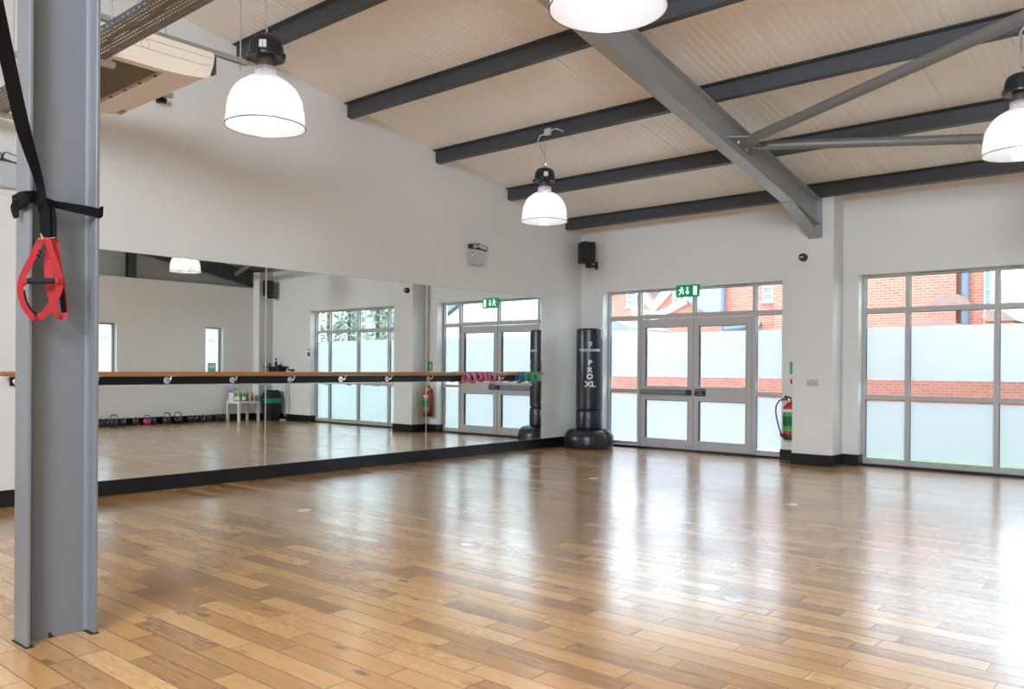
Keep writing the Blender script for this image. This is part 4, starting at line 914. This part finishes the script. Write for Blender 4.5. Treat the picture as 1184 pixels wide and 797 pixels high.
# sounder, socket, signs on the pier
so = empty('fire_alarm_sounder', (-4.19, PF, 2.738), 'round dark red fire alarm sounder high on the white pier', 'alarm')
MB().cyl((-4.19, PF, 2.738), (-4.19, PF - .03, 2.738), .055, n=28).build('base', M['black'], so)
MB().cyl((-4.19, PF - .03, 2.738), (-4.19, PF - .07, 2.738), .050, .042, n=28).build('dome', mat('dark_red_plastic', (.10, .008, .010), .35), so)
MB().box(-4.215, -4.165, PF - .0725, PF - .0705, 2.732, 2.744).build('label_strip', M['print'], so)
sk = empty('double_socket', (-4.06, PF, 1.083), 'white double power socket on the front of the pier', 'socket')
MB().box(-4.133, -3.987, PF - .010, PF, 1.04, 1.126, .003).build('faceplate', M['lgrey'], sk)
mb = MB()
for cx_ in (-4.10, -4.02):
    mb.box(cx_ - .004, cx_ + .004, PF - .0112, PF - .0098, 1.082, 1.094).box(cx_ - .016, cx_ - .008, PF - .0112, PF - .0098, 1.062, 1.067).box(cx_ + .008, cx_ + .016, PF - .0112, PF - .0098, 1.062, 1.067)
mb.build('pin_slots', M['hole'], sk, smooth=False)
MB().box(-4.11, -4.095, PF - .014, PF - .0098, 1.10, 1.115, .001).box(-4.025, -4.01, PF - .014, PF - .0098, 1.10, 1.115, .001).build('switches', M['white'], sk)
def wall_sign(name, x0, x1, z0, z1, m_, lab):
    e = empty(name, ((x0 + x1) / 2, BY, z0), lab, 'sign')
    MB().box(x0, x1, BY - .003, BY - .0002, z0, z1).build('plate', M['white'], e, smooth=False)
    MB().box(x0 + .01, x1 - .01, BY - .0045, BY - .0031, z0 + .01, z1 - .01).build('colour_field', m_, e, smooth=False)
    xm = (x0 + x1) / 2; h = z1 - z0
    MB().prism([(xm - .018, BY - .0055, z0 + h * .25), (xm + .018, BY - .0055, z0 + h * .25), (xm + .018, BY - .0055, z0 + h * .62), (xm, BY - .0055, z0 + h * .78), (xm - .018, BY - .0055, z0 + h * .62)], (0, .0009, 0)).build('pictogram', M['print'], e, smooth=False)
wall_sign('fire_action_sign', -4.525, -4.375, 1.18, 1.375, M['extgreen'], 'green and white safety notice on the wall strip beside the pier, above the extinguisher')
wall_sign('extinguisher_sign', -4.515, -4.385, 1.05, 1.135, M['extred'], 'small red extinguisher sign on the wall strip beside the pier')
# fire extinguisher on the pier side
exX = -4.48; exY = 11.045; EZ = -.085
fe = empty('fire_extinguisher', (exX, exY, .3), 'red fire extinguisher with green label hanging on the wall strip between doors and pier', 'fire extinguisher')
MB().lathe([(.07, .385), (.082, .395), (.084, .41), (.084, .455)], (exX, exY, 0), 28).build('base_ring', M['black'], fe)
MB().lathe([(.0835, .455), (.0835, .80), (.078, .835), (.055, .868), (.026, .885), (.02, .90)], (exX, exY, 0), 28).build('cylinder', M['extred'], fe)
MB().arc([(.0846, .50), (.0846, .76)], (exX, exY, 0), math.radians(-150), math.radians(15)).build('label', M['extgreen'], fe)
MB().arc([(.0852, .57), (.0852, .70)], (exX, exY, 0), math.radians(-140), math.radians(0)).build('label_panel', M['darkgreen'], fe)
MB().arc([(.0850, .761), (.0850, .80)], (exX, exY, 0), math.radians(-150), math.radians(15)).build('instruction_band', M['print'], fe)
MB().cyl((exX, exY, .885), (exX, exY, .945), .022, n=16).cyl((exX - .03, exY, .915), (exX + .02, exY, .915), .012, n=12).build('valve', M['brass'], fe)
MB().prism([(exX - .07, exY - .010, .955), (exX + .03, exY - .010, .945), (exX + .035, exY - .010, .957), (exX - .06, exY - .010, .985)], (0, .02, 0)).prism([(exX - .08, exY - .008, .925), (exX + .01, exY - .008, .935), (exX + .01, exY - .008, .945), (exX - .08, exY - .008, .935)], (0, .016, 0)).build('squeeze_handle', M['black'], fe)
MB().tube([(exX - .02, exY, .935), (exX - .07, exY - .01, .94), (exX - .13, exY - .03, .91), (exX - .17, exY - .04, .84), (exX - .175, exY - .04, .75), (exX - .155, exY - .04, .65), (exX - .125, exY - .04, .54), (exX - .10, exY - .035, .455)], .010, 10).build('hose', M['rubber'], fe)
MB().cyl((exX - .105, exY - .035, .47), (exX - .088, exY - .035, .42), .014, .018, n=12).build('nozzle', M['rubber'], fe)
MB().box(exX - .02, exX + .02, exY + .075, BY + .0, .80, .90, .003).build('hanging_bracket', M['black'], fe)

fe.location.z += EZ

# ------------------------------------------------------------------ suspension trainer tied on the column
XF = CX + .076 + .01
def TX(x, y, d=0.0): v = onX(x, y, XF + d); return v
def TY_(x, y, d=0.0): return onY(x, y, CY0 - .012 - d)
st_ = empty('suspension_trainer', (CX, 1.36, 1.6), 'black and red suspension training straps tied round the grey column', 'training strap')
# main strap coming down from above
top = dep(-12, -30, 2.75); p1_ = dep(10, 75, 3.1); p2_ = dep(27, 150, 3.35); p3_ = dep(44, 205, 3.56); p4_ = dep(50, 232, 3.60)
side = (R_ * 1.0)
MB().sribbon([dep(-30, -110, 2.5), top, p1_, p2_, p3_, p4_], [tuple(side)] * 3 + [tuple(side * .95 + F_ * .2)] + [tuple(side * .8 + F_ * .6)] * 2, [.05, .05, .055, .055, .036, .026], .004).build('main_strap', M['web'], st_)
# loop around the column
hl = [TY_(15, 243, .01), TY_(17, 238, .006), Vector((CX - .085, CY0 - .012, 0)), Vector((CX + .02, CY0 - .014, 0)), Vector((CX + .084, CY0 - .008, 0)), Vector((CX + .088, CY0 + .10, 0)), Vector((CX + .094, CY1 - .05, 0)), Vector((CX + .097, CY1 - .0, 0)), Vector((CX + .09, CY1 + .016, 0)), Vector((CX, CY1 + .02, 0)), Vector((CX - .086, CY1 + .016, 0)), Vector((CX - .092, 1.5, 0)), Vector((CX - .088, CY0 - .01, 0))]
zz = [onY(17, 240, CY0).z, onY(19, 236, CY0).z, onY(20, 232, CY0).z, onY(28, 228, CY0).z, onX(38, 227, XF).z, onX(60, 236, XF).z, onX(100, 244, XF).z, onX(112, 247, XF).z, 1.97, 1.97, 1.975, 1.985, 1.99]
pts = []
for v, z_ in zip(hl, zz): pts.append(Vector((v.x, v.y, z_)))
MB().ribbon(pts[2:], [(0, 0, 1)] * len(pts[2:]), [.045, .045, .045, .032, .045, .045, .045, .045, .045, .045, .045], .005, True).build('tied_loop', M['web'], st_)
kx = TX(47, 234, .012)
MB().sribbon([TY_(17, 234, .004), TY_(22, 236, .012), TY_(30, 229, .016), TX(40, 228, .010), TX(47, 233, .018), TX(58, 236, .016)], (0, 0, 1), [.06, .05, .05, .055, .05, .03], .008).build('knot', M['web'], st_)
MB().sribbon([TY_(21, 232, .02), TY_(17, 240, .024), TY_(19, 252, .020)], tuple(R_), [.02, .035, .022], .006).build('strap_flap', M['web'], st_)
# short black tail above the buckles
MB().ribbon([TX(50, 231, .02), TX(52, 250, .014), TX(53, 274, .01)], tuple(R_), [.05, .048, .045], .006).build('hanging_tail', M['web'], st_)
MB().ribbon([TX(58, 236, .024), TX(60, 256, .022), TX(60, 276, .018)], tuple(R_), [.035, .04, .042], .006).build('hanging_tail', M['web'], st_)
MB().tube([TX(43, 276.5, .02), TX(56, 276, .02)], .0035, 8).tube([TX(52, 276, .03), TX(67, 274.5, .03)], .0035, 8).tube([TX(47, 270, .02), TX(50, 277, .022), TX(48, 272, .024)], .003, 6).build('buckle', M['brass'], st_)
def red_loop(pts_px, wds, wid, d, name='red_loop', mt_='red'):
    MB().sribbon([TX(a, b, dd + d) for a, b, dd in pts_px], wds, [w_i * .8 for w_i in wid], .004).build(name, M[mt_], st_)
dpt = tuple((F_ * .9 + R_ * .4))
# first handle: triangle of webbing with loop below the grip
red_loop([(49, 276, 0), (44, 284, .004), (38, 297, .01), (31, 310, .014), (25, 324, .018), (23.5, 338, .02), (27, 352, .022), (34, 363, .024), (41, 367.5, .026), (50, 364, .028), (60, 352, .03), (68, 336, .032), (68.5, 322, .032), (64, 305, .028), (58, 288, .02), (55, 277, .01)],
         tuple(F_ * .75 + R_ * .65), [.034] * 5 + [.030] * 3 + [.034] * 3 + [.034] * 5, 0.02)
MB().sribbon([TX(x_, y_, dd + .020) for x_, y_, dd in ((25.5, 336, .018), (29, 350, .02), (36, 361, .022), (42, 364.5, .024))], tuple(F_ * .75 + R_ * .65), .022, .003).build('loop_lining', M['web'], st_)
MB().tube([TX(28, 325, .040), TX(64, 325, .048)], .0135, 14).build('foam_grip', M['foam'], st_)
MB().cyl(TX(25.5, 325, .040), TX(29, 325, .040), .020, n=16).build('grip_end_cap', M['red'], st_)
MB().cyl(TX(62.5, 325, .047), TX(66.5, 325, .048), .020, n=16).build('grip_end_cap', M['red'], st_)
# second handle hanging behind
red_loop([(60, 276, 0), (57, 290, .0), (56, 310, .0), (58, 332, .0), (62, 352, .0), (67, 365, .004), (72, 367, .008), (75, 362, .010), (74, 345, .010), (70, 328, .010), (68, 310, .008), (65, 290, .004), (63, 277, 0)],
         tuple(R_ * .9 + F_ * .5), [.042, .042, .044, .044, .036, .03, .03, .03, .03, .03, .03, .035, .04], 0.004)
MB().sribbon([TX(71, 334, .018), TX(72.5, 348, .020), TX(74, 361, .018)], tuple(R_ * .9 + F_ * .5), .022, .003).build('loop_lining', M['web'], st_)
MB().cyl(TX(70, 326, .015), TX(75, 326, .02), .018, n=14).build('grip_end_cap', M['red'], st_)
for a, b in ((58, 282), (60, 290), (59, 300), (62, 302), (46, 291), (44, 296)): MB().ribbon([TX(a - 2, b - 1.5, .031), TX(a + 2.5, b + 1.2, .031)], (0, 0, 1), .006, .002).build('printed_mark', M['web'], st_)

# ------------------------------------------------------------------ floor markers
for (px_, py_, r_, lab) in ((543, 629, .065, 'white round floor marker in the middle of the floor, left of the bright reflection'), (852, 692, .068, 'white round floor marker nearest the camera, lower right'), (352, 590, .055, 'white round floor marker near the mirrors'), (686, 553, .055, 'small white floor marker in front of the punch bag'), (915, 583, .055, 'small white floor marker in front of the pier')):
    v = onZ(px_, py_, 0); e = tag(MB().cyl((v.x, v.y, 0), (v.x, v.y, .0022), r_, n=32).build('floor_marker', M['disc'], loc=(v.x, v.y, 0)), lab, 'floor marker', 'round floor markers')

# ------------------------------------------------------------------ things along the right wall (seen in the mirror)
def mX(px_, py_, X): v = onX(px_, py_, 2 * AX - X); return Vector((X, v.y, v.z))
def mY(px_, py_, Y): v = onY(px_, py_, Y); return Vector((2 * AX - v.x, Y, v.z))
def kettlebell(mt_, lab, big=1.0, first=None, loc=(0, 0, 0)):
    if first is None:
        e = empty('kettlebell', loc); w_ = dict(parent=e, world=False)
        MB().lathe([(.06, 0), (.088, .02), (.108, .065), (.108, .10), (.090, .145), (.058, .17), (.0, .175)], n=24).build('body', M['iron'], **w_)
        MB().tube([(-.055, 0, .145), (-.075, 0, .20), (-.068, 0, .245), (-.035, 0, .265), (.035, 0, .265), (.068, 0, .245), (.075, 0, .20), (.055, 0, .145)], [.018, .015, .015, .0155, .0155, .015, .015, .018], 10).build('handle', M['kbh'], **w_)
    else: e = copy_tree(first); e.location = loc
    tag(e, lab, 'kettlebell', 'kettlebells along the foot of the right wall'); return e
kp = [80, 113, 157, 210, 280, 345, 382, 458, 520, 588, 620, 663, 707, 748, 780]
kl = ['furthest left in the mirrored row', 'second from the left in the mirrored row', 'third from the left with a tall handle, mirrored', 'fourth from the left in the mirrored row', 'just left of the pink one, mirrored', None, 'just right of the pink one, mirrored', 'large, second to the right of the pink one, mirrored', 'largest, wide-handled, in the middle of the mirrored row', 'seventh from the white table, mirrored', 'sixth from the white table, mirrored', 'fourth from the white table beside a gap, mirrored', 'third from the white table, mirrored', 'second from the white table, mirrored', 'nearest the white table, mirrored']
kb0 = None
for i, (q, lb) in enumerate(zip(kp, kl)):
    x_ = 100 + q / 4.933; v = onX(x_, 486, 2 * AX - 1.05); sc_ = .88 if i in (2, 7, 8) else (.74 if i == 5 else .60)
    lab = 'pink kettlebell with black handle, the only coloured one in the mirrored row' if lb is None else 'black kettlebell, ' + lb
    k = kettlebell('iron', lab, first=kb0, loc=(1.05, v.y, 0)); kb0 = kb0 or k
    k.scale = (sc_, sc_, sc_); k.rotation_euler = (0, 0, PI / 2 + (i % 3 - 1) * .3)
    if lb is None:
        b_ = [c for c in k.children if c.name.startswith('body')][0]; b_.data = b_.data.copy(); b_.data.materials.clear(); b_.data.materials.append(M['magenta'])
# white side table
tx0, tx1, ty0, ty1, tz = .62, 1.14, 10.05, 10.60, .45
ta = empty('side_table', ((tx0 + tx1) / 2, (ty0 + ty1) / 2, 0), 'small square white side table in the right corner, seen in the mirror', 'table')
MB().box(tx0, tx1, ty0, ty1, tz - .05, tz, .004).build('table_top', M['white'], ta)
for x_ in (tx0 + .003, tx1 - .053):
    for y_ in (ty0 + .003, ty1 - .053): MB().box(x_, x_ + .05, y_, y_ + .05, 0, tz - .05, .003).build('leg', M['white'], ta)
tb = empty('storage_tub', (1.02, 10.18, tz), 'white storage tub with a blue lid on the side table', 'tub')
MB().prism([(.92, 10.10, tz), (1.12, 10.10, tz), (1.12, 10.26, tz), (.92, 10.26, tz)], (0, 0, .20)).build('tub', M['white'], tb)
MB().box(.91, 1.13, 10.09, 10.27, tz + .20, tz + .225, .006).build('lid', M['bluel'], tb); MB().box(.97, 1.07, 10.16, 10.22, tz + .225, tz + .27, .02).build('lid_handle', M['bluel'], tb)
def spray(x_, y_, m_, lab):
    e = empty('spray_bottle', (x_, y_, tz), lab, 'spray bottle', 'spray bottles on the side table')
    MB().lathe([(.035, 0), (.04, .01), (.04, .13), (.03, .16), (.014, .18), (.014, .20)], (x_, y_, tz), 20).build('bottle', m_, e)
    MB().lathe([(.0408, .03), (.0408, .11)], (x_, y_, tz), 20, cap=False).build('label', M['white'], e)
    MB().box(x_ - .02, x_ + .02, y_ - .06, y_ + .03, tz + .215, tz + .245, .006).box(x_ - .014, x_ + .014, y_ - .014, y_ + .014, tz + .195, tz + .22, .003).box(x_ - .006, x_ + .006, y_ - .045, y_ - .033, tz + .16, tz + .215).build('trigger_head', M['white'], e)
spray(.86, 10.14, M['green'], 'green spray bottle with white trigger on the side table, beside the tub')
spray(.78, 10.15, M['yellow'], 'yellow-green spray bottle with white trigger on the side table, middle')
spray(.67, 10.22, M['green'], 'spray bottle with white trigger on the side table, beside the yellow bottle')
bxl = empty('lilac_box', (.84, 10.40, tz), 'lilac box on the side table behind the spray bottles', 'box')
MB().prism([(.73, 10.31, tz), (.96, 10.31, tz), (.96, 10.49, tz), (.73, 10.49, tz)], (0, 0, .16)).build('body', M['lilac'], bxl); MB().box(.725, .965, 10.305, 10.495, tz + .16, tz + .175, .004).build('rim', M['lilac'], bxl)
e = empty('yellow_bottle', (.66, 10.36, tz), 'yellow plastic bottle on the side table', 'bottle')
MB().lathe([(.035, 0), (.038, .01), (.038, .14), (.02, .17), (.013, .175)], (.66, 10.36, tz), 20).build('bottle', M['yellow'], e); MB().cyl((.66, 10.36, tz + .175), (.66, 10.36, tz + .20), .014, n=14).build('cap', M['white'], e)
e = empty('brown_bottle', (.64, 10.52, tz), 'brown bottle at the corner of the side table', 'bottle')
MB().lathe([(.025, 0), (.028, .01), (.028, .12), (.014, .14), (.01, .142)], (.64, 10.52, tz), 16).build('bottle', M['amber'], e); MB().cyl((.64, 10.52, tz + .142), (.64, 10.52, tz + .165), .012, n=12).build('cap', M['white'], e)
# bin
bx0 = .70; by0 = 10.92
bn = empty('waste_bin', (.62, 10.90, 0), 'black swing-top waste bin with teal liner beside the side table', 'bin')
def frus(mb, cx_, cy_, z0, z1, a0, a1, b0, b1):
    lo = [mb.bm.verts.new((cx_ + sx * a0, cy_ + sy * b0, z0)) for sx, sy in ((-1, -1), (1, -1), (1, 1), (-1, 1))]; hi = [mb.bm.verts.new((cx_ + sx * a1, cy_ + sy * b1, z1)) for sx, sy in ((-1, -1), (1, -1), (1, 1), (-1, 1))]
    mb.bm.faces.new(lo[::-1]); mb.bm.faces.new(hi)
    for k in range(4): mb.bm.faces.new((lo[k], lo[(k + 1) % 4], hi[(k + 1) % 4], hi[k]))
    return mb
frus(MB(), .62, 10.90, 0, .48, .15, .185, .12, .15).build('body', M['binblk'], bn)
frus(MB(), .62, 10.90, .40, .51, .192, .20, .158, .165).build('bin_liner', M['teal'], bn)
frus(frus(MB(), .62, 10.90, .512, .56, .20, .195, .165, .16), .62, 10.90, .56, .70, .19, .13, .155, .10).build('lid', M['binblk'], bn)
# shelf with equipment
sh_ = empty('wall_shelf', (.62, 11.0, 1.235), 'narrow black wall shelf in the right corner, seen in the mirror', 'shelf')
MB().box(.28, .94, 10.88, 11.14, 1.225, 1.25, .003).build('board', M['black'], sh_); MB().box(.40, .42, 10.95, 11.139, 1.12, 1.225).box(.80, .82, 10.95, 11.139, 1.12, 1.225).build('bracket', M['black'], sh_)
e = empty('hand_pump', (.60, 11.0, 1.25), 'slim black bottle standing on the wall shelf', 'bottle'); MB().lathe([(.03, 0), (.032, .08), (.012, .11), (.01, .16), (.022, .165), (.022, .19), (0, .195)], (.60, 11.0, 1.25), 16).build('body', M['black'], e)
e = empty('remote_control', (.46, 11.0, 1.25), 'low black gadget lying on the wall shelf', 'gadget'); MB().box(.36, .54, 10.93, 11.02, 1.25, 1.28, .01).build('body', M['black'], e); MB().cyl((.42, 10.975, 1.28), (.42, 10.975, 1.29), .02, n=14).build('dial', M['black'], e)
e = empty('cup', (.85, 11.0, 1.25), 'small black cup on the left end of the wall shelf', 'cup'); MB().lathe([(.02, 0), (.028, .07), (.024, .07), (.018, .01)], (.85, 11.0, 1.25), 16, cap=False).build('body', M['black'], e)
e = empty('amplifier', (.58, 11.03, 1.0), 'dark brown amplifier box under the wall shelf', 'amplifier'); MB().box(.42, .78, 10.97, 11.139, 1.13, 1.21, .006).build('case', M['lampbrn'], e); MB().box(.44, .76, 10.963, 10.972, 1.145, 1.195, .002).build('front_panel', M['black'], e)
e = empty('wall_camera', (.12, 11.08, 1.17), 'small black device on the wall right of the shelf, mirrored', 'camera'); MB().box(.05, .18, 11.04, 11.139, 1.15, 1.19, .008).build('head', M['black'], e); MB().cyl((.12, 11.10, 1.08), (.12, 11.10, 1.15), .012, n=10).build('stem', M['black'], e)
e = empty('power_strip', (.42, 11.1, .92), 'black power strip with white plugs under the shelf, mirrored', 'power strip'); MB().box(.26, .62, 11.09, 11.139, .91, .95, .004).build('strip', M['black'], e)
for x_ in (.33, .42, .52): MB().box(x_ - .022, x_ + .022, 11.05, 11.095, .855, .912, .006).build('plug', M['white'], e)
for k_, (x_, m_) in enumerate(((.22, 'black'), (.28, 'lgrey'), (.34, 'black'), (.42, 'lgrey'))):
    pts = [(x_ + .05 * math.sin(t_ * .9 + k_) * (t_ / 8) + .02 * t_ / 8, 11.11, .93 - .105 * t_) for t_ in range(9)]
    tag(MB().tube(pts, .006, 6).build('hanging_cable', M[m_]), ('black cable hanging furthest right under the power strip', 'grey cable hanging second from the right under the power strip', 'black cable hanging in the middle under the power strip', 'grey cable hanging nearest the bin')[k_], 'cable', 'cables under the power strip')
tag(MB().torus((.30, 11.0, .012), .07, .008, n=20).torus((.31, 11.0, .028), .06, .008, n=20).build('cable_coil', M['lgrey']), 'small coil of grey cable on the floor beside the bin', 'cable')
# notices
e = empty('wall_notice', (-.48, BY, 1.54), 'small white notice with a round blue symbol on the back wall, mirrored', 'notice')
MB().box(-.56, -.41, BY - .003, BY, 1.38, 1.66).build('sheet', M['white'], e); MB().cyl((-.485, BY - .005, 1.53), (-.485, BY - .003, 1.53), .055, n=24).build('symbol', M['bluel'], e); MB().box(-.55, -.42, BY - .0045, BY - .003, 1.63, 1.65).build('header', M['black'], e)
e = empty('window_notice', (RX + .13, 9.86, 1.12), 'pale blue notice stuck in the slit window above the kettlebells', 'notice')
MB().box(RX + .134, RX + .137, 9.70, 9.90, 1.07, 1.32).build('sheet', M['cyan'], e, smooth=False); MB().box(RX + .1325, RX + .1338, 9.73, 9.87, 1.20, 1.28).build('text_panel', M['white'], e, smooth=False)
# small dark speaker bracket on the left wall under the air conditioner
v = onX(182, 117, WX); e = empty('wall_bracket', (WX, v.y, v.z), 'small black bracket on the left wall below the air conditioner', 'bracket')
MB().box(WX, WX + .10, v.y - .02, v.y + .02, v.z - .02, v.z + .02, .004).box(WX + .06, WX + .10, v.y - .05, v.y + .05, v.z - .03, v.z + .03, .006).build('arm', M['black'], e)
